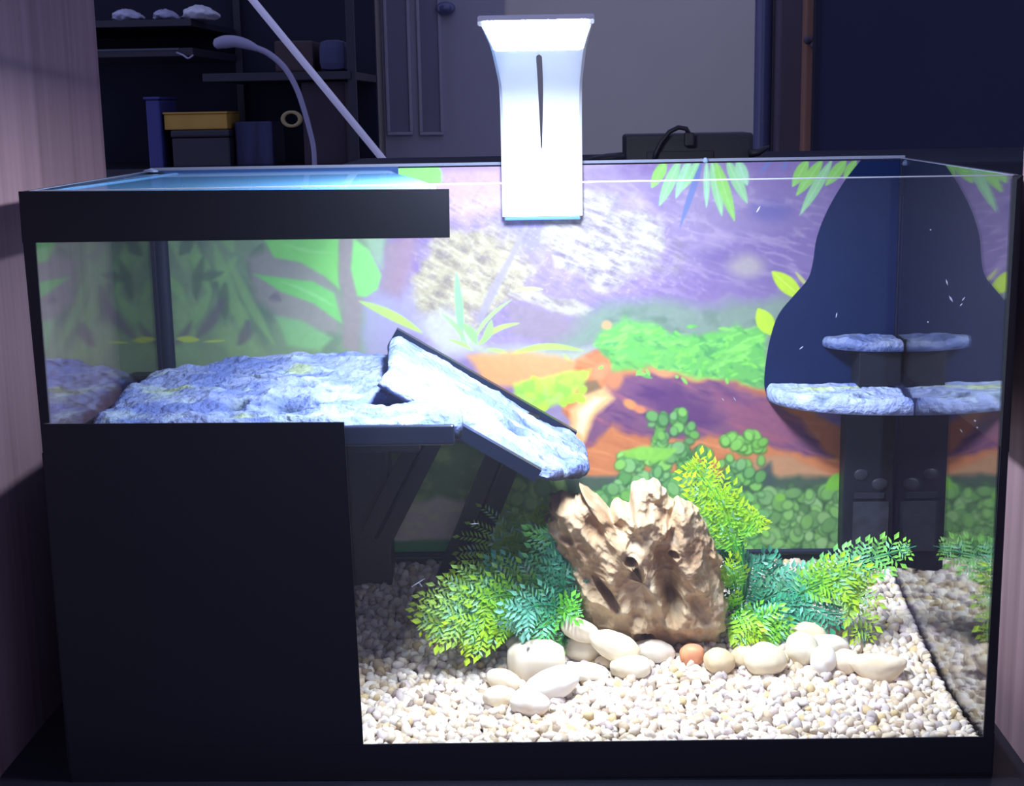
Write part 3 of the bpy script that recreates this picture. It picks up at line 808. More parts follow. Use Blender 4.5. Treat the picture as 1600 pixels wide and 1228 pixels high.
stone(786, 1066, 27, 17, .3, (242, 230, 206), 'cream pebble at the far left end of the pile', 10)
stone(779, 1092, 26, 18, -.15, (244, 232, 206), 'cream pebble lowest on the left of the pile', 11)
stone(828, 1102, 31, 20, .1, (242, 234, 224), 'white pebble lying nearest the front glass', 12)
stone(1082, 1025, 21, 18, -.2, (222, 150, 112), 'orange pebble at the rock foot', 13, blocky=2.3)
stone(1124, 1036, 25, 21, .3, (216, 196, 160), 'rounded beige pebble just right of the orange one', 14)
stone(1166, 1030, 24, 18, .1, (212, 194, 160), 'beige pebble darkened as the shaded part of the large yellowish one', 24)  # added pebble carrying the large pebble's shaded part in its colour
stone(1196, 1035, 31, 27, .1, (240, 226, 194), 'large yellowish cream pebble below the right fern', 15)
stone(1148, 996, 13, 9, .3, (226, 218, 206), 'tiny white pebble at the right foot of the rock', 25)
stone(1252, 1016, 24, 27, -.4, (244, 234, 210), 'cream upright pebble between the two right groups', 17)
stone(1297, 1009, 29, 15, .12, CW, 'white oval pebble on top of the right group', 18)
stone(1287, 1034, 20, 22, .1, (246, 240, 234), 'white pebble under the oval one in the right group', 19)
stone(1322, 1036, 21, 20, .2, (238, 224, 200), 'round cream pebble next to the bean shaped one', 20)
stone(1371, 1047, 44, 21, .04, (242, 226, 198), 'bean shaped cream pebble at the far right end', 21, bean=.55)

# ================================================================== DRAGON STONE
outl = [(857, 800), (862, 772), (878, 768), (893, 776), (903, 754), (914, 772), (938, 782), (952, 800), (962, 786), (984, 788), (988, 760), (1000, 750), (1014, 754), (1030, 752), (1042, 768), (1053, 786), (1060, 778),
        (1082, 786), (1096, 804), (1112, 838), (1122, 862), (1124, 890), (1131, 930), (1130, 970), (1118, 1000), (1098, 1016), (1060, 1018), (1020, 1018), (975, 1010), (940, 1004), (925, 975), (908, 945), (893, 905), (884, 875), (868, 845), (858, 822)]
RY = 0.166
cx0, cy0 = 1000, 890
NA, NR = 420, 190
ang_o = np.array([math.atan2(q[1] - cy0, q[0] - cx0) for q in outl]); rad_o = np.array([math.hypot(q[0] - cx0, q[1] - cy0) for q in outl])
order = np.argsort(ang_o); ang_o, rad_o = ang_o[order], rad_o[order]
th = np.linspace(-math.pi, math.pi, NA, endpoint=False)
rr = np.interp(th, np.r_[ang_o - 2 * math.pi, ang_o, ang_o + 2 * math.pi], np.tile(rad_o, 3))
ph = np.linspace(0, math.pi, NR)                      # 0 = front pole, pi = back pole
PH, THT = np.meshgrid(ph, th, indexing='ij')
sph = np.sin(PH) ** 0.55
RRt = np.tile(rr, (NR, 1))
RX = cx0 + RRt * sph * np.cos(THT); RZ = cy0 + RRt * sph * np.sin(THT)
dep = 0.030 * np.sign(np.cos(PH)) * np.abs(np.cos(PH)) ** 0.75
frontm = np.clip(np.cos(PH) * 3 + 0.15, 0, 1)
# relief: broad facets, diagonal ridges, pits
H = np.zeros_like(RX)
def rn(sx, sy, seed, oct=4, rot=0.0, f=fbm3):
    c, s = math.cos(rot), math.sin(rot)
    x = (RX * c + RZ * s) / sx; y = (-RX * s + RZ * c) / sy
    return f(x + seed * 13.1, y + seed * 7.7, dep * 40 + seed, oct)
H += 0.016 * (rn(70, 70, 1, 2) - .5)
def scallop(cell, seed, rot, stretch, warp):
    """concave bowls meeting in sharp ridges (squared distance to the nearest of scattered centres)"""
    r = np.random.RandomState(seed)
    wxp = RX + warp * (rn(cell * 1.3, cell * 1.3, seed + 1, 3) - .5); wzp = RZ + warp * (rn(cell * 1.3, cell * 1.3, seed + 2, 3) - .5)
    c, q = math.cos(rot), math.sin(rot)
    X, Y = (wxp - cx0) * c + (wzp - cy0) * q, (-(wxp - cx0) * q + (wzp - cy0) * c) * stretch
    hs = np.arange(-230, 231, cell)
    best = np.full(RX.shape, 1e9)
    for a in hs:
        for b in np.arange(-230 * stretch, 231 * stretch, cell):
            sx, sy = a + r.uniform(-.5, .5) * cell, b + r.uniform(-.5, .5) * cell
            best = np.minimum(best, (X - sx) ** 2 + (Y - sy) ** 2)
    return np.minimum(best / (cell * cell * .5), 1.2)
H += 0.0110 * (scallop(52, 3, 1.05, 1.9, 40) - .4)
H += 0.0062 * (scallop(22, 4, 0.9, 1.4, 18) - .4)
H += 0.0028 * (scallop(9, 5, 0.8, 1.2, 8) - .4)
H += 0.0010 * (rn(7, 6, 4, 3, .8) - .5)
def pit(x, y, rx, ry, an, dpt, rim=0.0):
    global H
    c, s = math.cos(an), math.sin(an)
    u = ((RX - x) * c + (RZ - y) * s) / rx; v = (-(RX - x) * s + (RZ - y) * c) / ry
    q = np.hypot(u, v) + 0.25 * (rn(12, 12, x, 2) - .5)
    H -= dpt * np.clip(1.25 - q, 0, 1) ** .8
    if rim: H += rim * np.exp(-((q - 1.3) / .22) ** 2)
def crest(pts, w, h):
    global H
    for (x0, y0), (x1, y1) in zip(pts[:-1], pts[1:]):
        pass
    d = np.full(RX.shape, 1e9)
    for (x0, y0), (x1, y1) in zip(pts[:-1], pts[1:]):
        dx, dy = x1 - x0, y1 - y0
        t = np.clip(((RX - x0) * dx + (RZ - y0) * dy) / (dx * dx + dy * dy), 0, 1)
        d = np.minimum(d, np.hypot(RX - x0 - t * dx, RZ - y0 - t * dy))
    d = d + 8 * (rn(16, 16, pts[0][0], 2) - .5)
    H += h * np.exp(-(d / w) ** 2)
crest([(865, 780), (885, 800), (920, 830), (945, 870), (975, 930)], 11, .012)
crest([(905, 760), (940, 800), (955, 830)], 9, .010)
crest([(995, 760), (990, 800), (960, 850), (955, 885)], 10, .010)
crest([(1000, 850), (1012, 890), (1020, 920), (1000, 950), (985, 980)], 12, .016)
crest([(1060, 790), (1062, 850), (1085, 900), (1115, 950), (1120, 1000)], 15, .018)
crest([(1042, 925), (1070, 960), (1095, 990)], 10, .014)
crest([(905, 910), (930, 960), (960, 1000), (1040, 1008)], 16, .012)
crest([(952, 800), (980, 806), (1006, 800), (1036, 808)], 7, .008)
H *= 0.40
pit(1040, 890, 15, 58, -.18, .020); pit(1046, 925, 13, 28, -.1, .020)
pit(945, 907, 7, 30, -.62, .018)
pit(982, 856, 9, 7, .4, .014, .002); pit(992, 875, 9, 10, .2, .014, .002); pit(1048, 848, 7, 6, 0, .014, .0015)
pit(1003, 978, 16, 9, .5, .009, .0025); pit(1008, 982, 6, 5, 0, .010)
pit(965, 812, 20, 12, .3, .010); pit(975, 826, 24, 9, .2, .006)
pit(1034, 790, 14, 20, .1, .010); pit(1020, 776, 12, 14, 0, .006); pit(1048, 810, 9, 24, .1, .010)
pit(925, 810, 20, 14, .8, .006); pit(884, 828, 10, 8, .3, .005); pit(1000, 945, 20, 14, .2, .006); pit(930, 940, 20, 16, .5, .005)
pit(1088, 930, 12, 26, -.3, .007); pit(1108, 870, 9, 26, -.35, .008); pit(1030, 955, 10, 22, -.4, .006)
foot = np.clip((1030 - RZ) / 70, .25, 1)
dep = dep * foot; H = H * foot
silh = np.sin(PH) ** 6
scaleR = 1 + silh * (0.09 * (rn(9, 9, 17, 3) - .5) + .05 * (scallop(16, 8, 0, 1, 6) - .5))
# thickness relief pushed along the viewing depth, sharper on the front face
Yd = -(dep + H * frontm) + (1 - frontm) * 0.012 * (rn(40, 40, 9, 3) - .5)
wv = np.zeros(RX.shape + (3,))
RXs, RZs = cx0 + (RX - cx0) * scaleR, cy0 + (RZ - cy0) * scaleR
dirs = _fw + _r * ((RXs - 800) / FPX)[..., None] - _u * ((RZs - 614) / FPX)[..., None]
LEAN = -0.10                                          # the stone tips forward slightly
tt = (RY - LEAN * .03 - CAM[1] + LEAN * CAM[2]) / (dirs[..., 1] - LEAN * dirs[..., 2])
wv = CAM + dirs * tt[..., None]                       # outline laid out on the stone's own upright plane
wv[..., 1] += Yd
RV = wv.reshape(-1, 3)
ri = np.arange(NA * NR).reshape(NR, NA)
rf = np.stack([ri[:-1, :], np.roll(ri, -1, 1)[:-1, :], np.roll(ri, -1, 1)[1:, :], ri[1:, :]], -1).reshape(-1, 4)
c1, c2, c3 = s2l((204, 178, 144)), s2l((180, 146, 112)), s2l((202, 192, 174))
nn = fbm3(RV[:, 0] * 45, RV[:, 1] * 45, RV[:, 2] * 45, 4)[:, None]
n4 = fbm3(RV[:, 0] * 90 + 9, RV[:, 1] * 90, RV[:, 2] * 90, 4)[:, None]
rc = c1 * (1 - np.clip((nn - .45) * 4, 0, 1)) + c2 * np.clip((nn - .45) * 4, 0, 1)
k4 = np.clip((n4 - .56) * 5, 0, 1); rc = rc * (1 - k4 * .5) + c3 * k4 * .5
rock = fast_grid('dragon_stone', RV, rf, M_rock, rc * .80)
rock.data.polygons.foreach_set('use_smooth', np.ones(len(rock.data.polygons), dtype=bool))
tag(rock, 'jagged tan pitted rock standing in the gravel', 'rock')

# ================================================================== FERNS
LIME, MID, TEAL, DEEP = s2l((196, 230, 30)), s2l((110, 204, 66)), s2l((84, 182, 146)), s2l((24, 100, 66))
PALE = s2l((150, 214, 196))
def fern(name, label, base):
    o = empty(name, base); tag(o, label, 'plant', 'plastic ferns beside the rock'); return o
def frond(plant, ctrl, width, c0, c1, npin=15, start=0.18, side=None, leafw=1.0, seed=0, droop=0.25, pale=0.15):
    """feathery frond: mid-rib curve, pinnae on both sides, each pinna a spray of small leaflets"""
    r = np.random.RandomState(seed)
    path = catmull([np.array(q) for q in ctrl], 40)
    n = len(path)
    T = np.gradient(path, axis=0); T /= np.linalg.norm(T, axis=1)[:, None]
    V, Fc, C = [], [], []
    tv, tf = tube_data(path[::2], np.linspace(.0011, .00035, len(path[::2])), 6)
    V += [list(q) for q in tv]; Fc += [list(q) for q in tf]; C += [DEEP * .6 + c0 * .4] * len(tv)
    def quad(p, d, s, ln, w, col):
        k = len(V); nrm = np.cross(d, s)
        pts = (p, p + d * ln * .45 + s * w - nrm * w * .2, p + d * ln, p + d * ln * .45 - s * w - nrm * w * .2)
        V.extend([list(q) for q in pts]); Fc.append([k, k + 1, k + 2]); Fc.append([k, k + 2, k + 3])
        C.extend([col * .92, col, col * 1.04, col])
    length = np.linalg.norm(np.diff(path, axis=0), axis=1).sum()
    for i in range(npin):
        t = start + (1 - start) * (i + .3) / npin
        j = min(int(t * (n - 1)), n - 2)
        p, d = path[j], T[j]
        S = np.cross(d, np.array([0, -1.0, 0.35]) if side is None else np.array(side)); S /= np.linalg.norm(S) + 1e-9
        N = np.cross(S, d)
        u = (t - start) / (1 - start)
        L_ = width * (math.sin(math.pi * (0.16 + 0.80 * u)) ** .8) * r.uniform(.85, 1.12)
        for sg in (-1, 1):
            dir0 = d * .62 + S * sg * .82 + N * r.uniform(-.28, .28) + np.array([0, 0, -droop * .3])
            dir0 /= np.linalg.norm(dir0)
            nl = max(3, int(L_ / .0034))
            sS = np.cross(dir0, N); sS /= np.linalg.norm(sS) + 1e-9
            q = p.copy(); dd = dir0.copy()
            step = L_ / nl
            for m in range(nl):
                fr = m / nl
                cc = c0 * (1 - (u * .75 + fr * .25)) + c1 * (u * .75 + fr * .25)
                if r.rand() < pale: cc = cc * .45 + PALE * .55
                cc = cc * r.uniform(.82, 1.15)
                ll = step * 2.1 * (1.1 - .45 * fr) * leafw
                for s2 in (-1, 1):
                    ld = dd * .7 + sS * s2 * .75 + N * r.uniform(-.25, .25); ld /= np.linalg.norm(ld)
                    ls = np.cross(ld, N); ls /= np.linalg.norm(ls) + 1e-9
                    quad(q, ld, ls, ll, ll * .15, cc)
                q = q + dd * step
                dd = dd + d * .06 + np.array([0, 0, -droop * .06]); dd /= np.linalg.norm(dd)
            quad(q, dd, sS, step * 1.9, step * .5, c1 * r.uniform(.9, 1.1) * (.3 + .7 * u) + c0 * .7 * (1 - u))
            # pinna stalk
            k = len(V); w = .00028
            V.extend([list(p - sS * w), list(p + sS * w), list(q)]); Fc.append([k, k + 1, k + 2]); C.extend([c0] * 3)
    ob = mesh('frond', V, Fc, M_leaf, plant, smooth=False, cols=np.clip(np.array(C), 0, .95))
    return ob
def P3(*q): return [on(1, y, a, b) for a, b, y in q]

bL = ground_hit(890, 992)
fl = fern('plastic_fern', 'lime and teal plastic fern spreading left of the rock', (float(bL[0]), float(bL[1]), float(bL[2])))
yb = bL[1]
yb = yb - .028
fr_left = [
    (((890, 990, yb), (850, 940, yb), (760, 925, yb - .01), (700, 945, yb - .018), (650, 975, yb - .02)), .026, TEAL, LIME, 15, .25),
    (((890, 990, yb), (840, 950, yb - .01), (770, 950, yb - .02), (710, 965, yb - .03), (668, 990, yb - .03)), .024, TEAL, LIME, 14, .3),
    (((890, 990, yb), (845, 945, yb), (790, 930, yb - .015), (750, 950, yb - .025), (757, 1015, yb - .03)), .020, MID, LIME * .85, 13, .35),
    (((890, 985, yb), (860, 920, yb), (800, 905, yb), (740, 915, yb), (705, 925, yb)), .022, MID, LIME, 13, .3),
    (((890, 985, yb), (880, 930, yb), (868, 880, yb), (862, 840, yb), (858, 832, yb)), .021, TEAL, MID, 13, .2),
    (((890, 985, yb), (865, 935, yb + .004), (830, 910, yb + .005), (790, 900, yb + .005), (760, 895, yb)), .020, TEAL, TEAL, 12, .25),
    (((890, 985, yb), (870, 950, yb - .01), (840, 945, yb - .02), (815, 960, yb - .03), (800, 985, yb - .03)), .018, TEAL, PALE * .8 + TEAL * .2, 11, .25),
    (((890, 985, yb), (885, 940, yb - .004), (880, 900, yb - .004), (885, 870, yb)), .018, DEEP, TEAL * .7, 11, .15),
    (((890, 985, yb), (895, 960, yb - .012), (880, 955, yb - .02), (905, 950, yb - .022)), .012, MID, MID, 9, .3),
    (((890, 985, yb), (870, 965, yb - .01), (850, 975, yb - .02), (820, 1000, yb - .028)), .015, TEAL, MID, 10, .25),
    (((890, 985, yb), (870, 900, yb + .03), (830, 855, yb + .05), (780, 850, yb + .06), (725, 905, yb + .06)), .036, MID * .7, LIME * .6, 14, .3),  # this back frond and the next carry their shade in darker colours
    (((890, 985, yb), (875, 890, yb + .03), (850, 850, yb + .05), (828, 825, yb + .06)), .026, MID * .7, LIME * .6, 12, .4),
    (((885, 985, yb), (883, 990, yb - .006), (882, 1000, yb - .012), (873, 1008, yb - .014)), .008, DEEP, MID, 7, .1),
    (((890, 985, yb), (840, 960, yb - .006), (790, 965, yb - .02), (745, 985, yb - .03), (720, 1000, yb - .03)), .022, MID, LIME, 13, .35),
]
for i, (c, w, a, b, n_, s_) in enumerate(fr_left):
    frond(fl, P3(*c), w, a, b, max(6, int(n_ * .8)), s_, seed=100 + i)
tube('stem_base', P3((893, 1000, yb + .002), (888, 975, yb), (886, 950, yb)), [.004, .003, .0015], M_stem, fl, 10)

bR = ground_hit(1150, 985)
fr_ = fern('plastic_fern', 'tall lime and dark green plastic fern reaching right of the rock', (float(bR[0]), float(bR[1]), float(bR[2])))
yb = bR[1]
fr_right = [
    (((1150, 980, yb), (1160, 900, yb), (1140, 840, yb), (1120, 780, yb), (1074, 714, yb)), .021, MID, LIME, 17, .45),
    (((1158, 960, yb), (1165, 900, yb), (1150, 850, yb), (1135, 800, yb), (1118, 762, yb)), .012, MID, LIME, 15, .42),
    (((1155, 970, yb), (1162, 890, yb), (1160, 845, yb), (1172, 822, yb), (1188, 802, yb)), .009, MID, LIME, 12, .6),
    (((1150, 980, yb), (1150, 930, yb - .004), (1146, 905, yb - .008), (1132, 885, yb - .01)), .012, MID, LIME * .9, 9, .5),
    (((1155, 980, yb), (1220, 940, yb), (1280, 905, yb - .005), (1345, 878, yb - .01), (1432, 853, yb - .01)), .018, TEAL, s2l((150, 220, 70)), 20, .35),
    (((1155, 980, yb), (1215, 950, yb), (1270, 915, yb - .01), (1330, 925, yb - .02), (1350, 1008, yb - .025)), .020, TEAL, LIME, 18, .4),
    (((1155, 980, yb), (1210, 955, yb), (1262, 920, yb - .01), (1310, 905, yb - .02), (1352, 930, yb - .02)), .020, MID, LIME, 16, .45),
    (((1155, 980, yb), (1200, 960, yb), (1250, 945, yb - .01), (1290, 955, yb - .015), (1322, 962, yb - .02)), .014, TEAL, DEEP * 1.6, 13, .3),
    (((1155, 975, yb), (1180, 940, yb), (1200, 900, yb + .01), (1222, 880, yb + .012)), .018, TEAL, TEAL, 12, .25),
    (((1155, 975, yb), (1165, 930, yb), (1172, 890, yb + .005), (1176, 872, yb + .008)), .016, DEEP, TEAL, 12, .2),
    (((1155, 975, yb), (1145, 930, yb + .01), (1142, 890, yb + .012), (1146, 872, yb + .012)), .014, DEEP, DEEP * 1.5, 12, .15),
    (((1155, 980, yb), (1200, 955, yb), (1235, 925, yb), (1268, 900, yb)), .018, TEAL, PALE * .6 + TEAL * .4, 13, .25),
    (((1155, 980, yb), (1185, 970, yb - .006), (1220, 985, yb - .014), (1246, 1020, yb - .02)), .016, TEAL, TEAL, 11, .25),
    (((1155, 980, yb), (1170, 965, yb - .01), (1195, 972, yb - .018), (1222, 998, yb - .022)), .018, MID, s2l((150, 214, 50)), 11, .3),
    (((1155, 980, yb), (1150, 955, yb - .014), (1160, 975, yb - .022), (1172, 1004, yb - .026)), .014, MID, LIME, 10, .35),
    (((1155, 980, yb), (1142, 950, yb - .01), (1140, 945, yb - .012), (1136, 935, yb - .014)), .010, MID, LIME, 8, .3),
    (((1155, 980, yb), (1190, 968, yb - .004), (1225, 962, yb - .01), (1262, 972, yb - .014)), .016, TEAL, DEEP * 2, 12, .25),
    (((1155, 978, yb), (1185, 945, yb), (1215, 930, yb), (1240, 930, yb)), .018, DEEP * 1.5, PALE * .5 + MID * .4, 12, .25),
]
for i, (c, w, a, b, n_, s_) in enumerate(fr_right):
    frond(fr_, P3(*c), w, a, b, max(6, int(n_ * .8)), s_, seed=200 + i, pale=.08 if i < 4 else .18)
tube('stem_base', P3((1152, 1000, yb + .002), (1156, 975, yb), (1160, 940, yb)), [.004, .003, .0014], M_stem, fr_, 10)
tube('stem', P3((1156, 975, yb), (1166, 910, yb), (1160, 850, yb), (1150, 820, yb)), [.0016, .0014, .001, .0006], M_stem, fr_, 8)

# ================================================================== BASKING PLATFORM
def plat_z(y): return 0.2275 + 0.0545 * (y - 0.06)
S_PAL = [s2l((128, 140, 184)), s2l((98, 114, 174)), s2l((156, 172, 182)), s2l((158, 172, 76)), s2l((44, 62, 80))]
def slab_data(outline, zfun, thick, nr=46, na=220, rough=0.003, seed=0, grooves=(), tilt=None, spots=True):
    """irregular stone slab: outline (x,y) in plan, chiselled top, flat bottom"""
    o = np.array(outline, float)
    seg = np.linalg.norm(np.roll(o, -1, 0) - o, axis=1); cs = np.r_[0, np.cumsum(seg)]
    s = np.linspace(0, cs[-1], na, endpoint=False)
    oc = np.vstack([o, o[:1]])
    bx_, by_ = np.interp(s, cs, oc[:, 0]), np.interp(s, cs, oc[:, 1])
    c = np.array([bx_.mean(), by_.mean()])
    rs = np.linspace(0.0, 1.0, nr) ** .8
    X = c[0] + rs[:, None] * (bx_ - c[0])[None]; Y = c[1] + rs[:, None] * (by_ - c[1])[None]
    h = rough * 1.3 * (ridge3(X * 30 + seed, Y * 52 + seed * 2, np.full_like(X, seed), 5) - .5)
    t = fbm3(X * 24 + 5 + seed, Y * 44, np.full_like(X, 3.0 + seed), 4)
    h += rough * 2.2 * (np.floor(t * 9) / 9 + (t * 9 % 1) ** 5 / 9 - .5)
    h += rough * .5 * (fbm3(X * 160, Y * 240, np.full_like(X, 1.0 + seed), 3) - .5)
    dark = np.zeros_like(X); yel = np.zeros_like(X)
    for kind, gx_, gy_, ra, rb in grooves:
        q = np.hypot((X - gx_) / ra, (Y - gy_) / rb) + .5 * (fbm3(X * 120, Y * 200, np.full_like(X, gx_ * 50), 2) - .5)
        m = np.clip(1.3 - q, 0, 1)
        if kind == 'd': h -= rough * 1.1 * m; dark = np.maximum(dark, m)
        else: yel = np.maximum(yel, np.clip(m * 1.6, 0, 1))
    h = h - rough * 1.2 * np.clip((rs - .93) / .07, 0, 1)[:, None] ** 2
    Z = zfun(X, Y) + h
    top = np.stack([X, Y, Z], -1).reshape(-1, 3)
    nt = nr * na
    e1 = np.stack([bx_, by_, np.maximum(Z[-1] - thick * .22, zfun(bx_, by_) - thick * .8)], -1)
    e2 = np.stack([bx_, by_, zfun(bx_, by_) - thick], -1)
    ctr = np.array([[c[0], c[1], zfun(c[0], c[1]) - thick]])
    V = np.vstack([top, e1, e2, ctr])
    I = np.arange(nt).reshape(nr, na); J = np.roll(I, -1, 1)
    Fs = np.stack([I[:-1], J[:-1], J[1:], I[1:]], -1).reshape(-1, 4).tolist()
    a = np.arange(na); b = (a + 1) % na
    l = (nr - 1) * na
    Fs += np.stack([l + a, l + b, nt + b, nt + a], -1).tolist()
    Fs += np.stack([nt + a, nt + b, nt + na + b, nt + na + a], -1).tolist()
    Fs += [[nt + na + int(i), nt + na + int(j), nt + 2 * na] for i, j in zip(a, b)]
    n = fbm3(top[:, 0] * 30 + seed, top[:, 1] * 60, top[:, 2] * 30, 4)[:, None]
    k1 = np.clip((n - .42) * 5, 0, 1)
    col = S_PAL[0] * (1 - k1) + S_PAL[1] * k1
    m2_ = np.clip((fbm3(top[:, 0] * 50 + 8, top[:, 1] * 90, top[:, 2] * 10 + seed, 3) - .55) * 6, 0, 1)[:, None]
    col = col * (1 - m2_ * .7) + S_PAL[2] * m2_ * .7
    col = col * (1 - yel.reshape(-1, 1) * .6) + S_PAL[3] * yel.reshape(-1, 1) * .6
    col = col * (1 - dark.reshape(-1, 1) * .75) + S_PAL[4] * dark.reshape(-1, 1) * .75
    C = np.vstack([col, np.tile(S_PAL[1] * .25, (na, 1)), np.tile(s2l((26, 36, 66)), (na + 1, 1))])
    return V, Fs, C
def smooth_outline(pts, n=140, jit=0.0, seed=0):
    p = [np.array([q[0], q[1], 0.0]) for q in pts]
    p = catmull(p + [p[0]], n)[:-1, :2]
    if jit:
        r = np.random.RandomState(seed)
        ph_ = np.arange(len(p))
        p = p + jit * np.stack([fbm3(ph_ * .35, ph_ * 0 + seed, ph_ * 0.0, 3) - .5, fbm3(ph_ * .35 + 50, ph_ * 0 + seed, ph_ * 0.0, 3) - .5], -1) * 2
    return p
plat = empty('basking_platform', (0.12, 0.17, 0.22))
tag(plat, 'pale blue grey stone effect basking platform with black legs at the left', 'platform')
pz = lambda px, py: None
def pl(px, py):                                       # pixel -> plan position on the platform top
    d = pray(px, py)
    # plane z = a + b*y
    a_, b_ = 0.2275 - 0.0545 * 0.06, 0.0545
    t = (a_ + b_ * CAM[1] - CAM[2]) / (d[2] - b_ * d[1])
    p = CAM + d * t
    return p[0], p[1]
po = [(0.0052, 0.062), (0.10, 0.060), (0.19, 0.0605), (0.250, 0.0610), (0.2575, 0.066), (0.259, 0.078), (0.256, 0.094), (0.240, 0.100), (0.236, 0.13), (0.235, 0.17), (0.234, 0.21),
      (0.230, 0.245), (0.214, 0.266), (0.18, 0.262), (0.15, 0.270), (0.11, 0.266), (0.085, 0.262), (0.06, 0.246), (0.036, 0.228), (0.022, 0.216), (0.008, 0.206), (0.0052, 0.19), (0.0052, 0.12)]
grv = [('d',) + pl(370, 631) + (.007, .010), ('d',) + pl(450, 634) + (.013, .012), ('d',) + pl(470, 604) + (.008, .008), ('d',) + pl(240, 611) + (.012, .004), ('d',) + pl(395, 590) + (.022, .003),
       ('d',) + pl(620, 625) + (.018, .013), ('d',) + pl(600, 610) + (.004, .006), ('d',) + pl(490, 552) + (.006, .006), ('d',) + pl(545, 580) + (.004, .010), ('d',) + pl(330, 556) + (.010, .005),
       ('y',) + pl(285, 609) + (.018, .008), ('y',) + pl(470, 576) + (.010, .010), ('y',) + pl(250, 612) + (.014, .010), ('y',) + pl(375, 648) + (.010, .010)]
V, Fs, C = slab_data(smooth_outline(po, 260, .0008, 3), lambda x, y: plat_z(y), 0.0135, 90, 420, .0050, 3, grv)
mesh('slab', V, Fs, M_stone, plat, smooth=True, cols=C)
# front lip of black plastic under the slab edge
lipx0, lipx1 = 0.006, 0.2545
bm = bm_box(np.array((lipx0, 0.0585, plat_z(.06) - 0.0175)), np.array((lipx1, 0.0665, plat_z(.06) - 0.0035)), .002, 3)
M_lip = principled('glossy_blue_black', (0.006, 0.011, 0.030), 0.3, 0.35)
from_bm('front_lip', bm, M_lip, plat)
box('under_tray', (0.006, 0.067, plat_z(.1) - 0.026), (0.230, 0.235, plat_z(.067) - 0.0145), M_blackp, plat, .001)
# legs: column and two slanting struts
def beam(name, p0, p1, w, d, mat, parent, ridge=True):
    p0, p1 = np.array(p0, float), np.array(p1, float)
    t = p1 - p0; t /= np.linalg.norm(t)
    dv = np.array([0, 1.0, 0]); s = np.cross(t, dv); s /= np.linalg.norm(s)
    prof = [(-w, -d), (w, -d), (w, d), (-w, d)] if not ridge else [(-w, -d), (-.12 * w, -d), (0, -d - .0022), (.12 * w, -d), (w, -d), (w, d), (-w, d)]
    bm = bmesh.new()
    a = [bm.verts.new(p0 + s * q[0] + dv * q[1]) for q in prof]; b = [bm.verts.new(p1 + s * q[0] + dv * q[1]) for q in prof]
    n = len(prof)
    bm.faces.new(a); bm.faces.new(b[::-1])
    for i in range(n): bm.faces.new((a[i], b[i], b[(i + 1) % n], a[(i + 1) % n]))
    return from_bm(name, bm, mat, parent)
zb = float(gz(.2, .262)) - .004
box('leg', (0.152, 0.250, zb), (0.187, 0.274, plat_z(.25) - .014), M_blackp, plat, .002)
box('leg', (0.010, 0.250, zb), (0.030, 0.274, plat_z(.25) - .014), M_blackp, plat, .002)
beam('strut', (0.176, .247, .090), (0.236, .247, .205), .013, .006, M_blackp, plat)
beam('strut', (0.236, .262, zb), (0.296, .235, .196), .0145, .006, M_blackp, plat)
# ramp
ramp = empty('ramp', (0.27, 0.16, 0.21))
tag(ramp, 'white stone effect ramp sloping down from the platform', 'ramp')
SL = math.atan2(.0695, .1150)
A0 = np.array([0.2035, 0.0, 0.2505])
def rz(x, y): return x
def ramp_pt(s, y, h):                                  # s along slope
    dy = (y - .10) / .14 * .0045
    return np.array([A0[0] + s * math.cos(SL) + h * math.sin(SL) - (y - .1) * .012, y, A0[2] - s * math.sin(SL) + h * math.cos(SL) + dy])
ro = [(0.0, .101), (.05, .0995), (.10, .0995), (.126, .101), (.141, .114), (.151, .135), (.166, .165), (.173, .195), (.170, .222), (.162, .238), (.12, .240), (.06, .241), (0.0, .240), (-.003, .20), (0.002, .15)]
V, Fs, C = slab_data(smooth_outline(ro, 220, .0007, 8), lambda x, y: 0 * np.asarray(x) + 0.0, 0.009, 60, 300, .0042, 8,
                     [('d', .105, .16, .010, .014), ('d', .135, .13, .008, .006), ('d', .118, .20, .012, .005), ('d', .145, .16, .006, .008)])
V = np.array([ramp_pt(v[0], v[1], v[2]) for v in V])
mesh('slab', V, Fs, M_stone, ramp, smooth=True, cols=np.minimum(C * 1.25, .9))
# black side rails
def rail(y0, y1, s0, s1, h0, h1, nm):
    vs = [ramp_pt(s, y, h) for s in (s0, s1) for y in (y0, y1) for h in (h0, h1)]
    mesh(nm, vs, [[0, 1, 3, 2], [4, 6, 7, 5], [0, 4, 5, 1], [2, 3, 7, 6], [0, 2, 6, 4], [1, 5, 7, 3]], M_lip, ramp)
rail(.2405, .2475, -.006, .158, -.012, .0035, 'side_rail')
rail(.0915, .0985, .052, .127, -.0105, -.0010, 'side_rail')

# ================================================================== CORNER SHELF, BLACK BOARD, FILTER COLUMN
cb = empty('corner_board', (0.56, TD - .009, 0.2))
tag(cb, 'curved black backing board coloured as lamp-lit navy in the right back corner', 'board')
cpix = [(1345, 250), (1318, 285), (1292, 330), (1276, 372), (1270, 410), (1262, 436), (1240, 462), (1216, 492), (1203, 530), (1196, 570), (1194, 600), (1197, 616)]
YB = TD - .0062
cpts = [at(a, b, YB) for a, b in cpix]
cpts = [Vector((q[0], YB, q[2])) for q in catmull([tuple(c) for c in cpts], 44)]
zlow = cpts[-1].z
cpts = [Vector((TW - .0047, YB, min(cpts[0].z, TH - .001)))] + [Vector((c.x, c.y, min(c.z, TH - .001))) for c in cpts] + [Vector((TW - .0047, YB, zlow))]
prism('board_panel', cpts, (0, -.0016, 0), M_navyp, cb)
shelf = empty('corner_shelf', (0.56, .26, 0.19))
tag(shelf, 'pale stone effect corner shelf with a small upper ledge on a dark block', 'shelf')
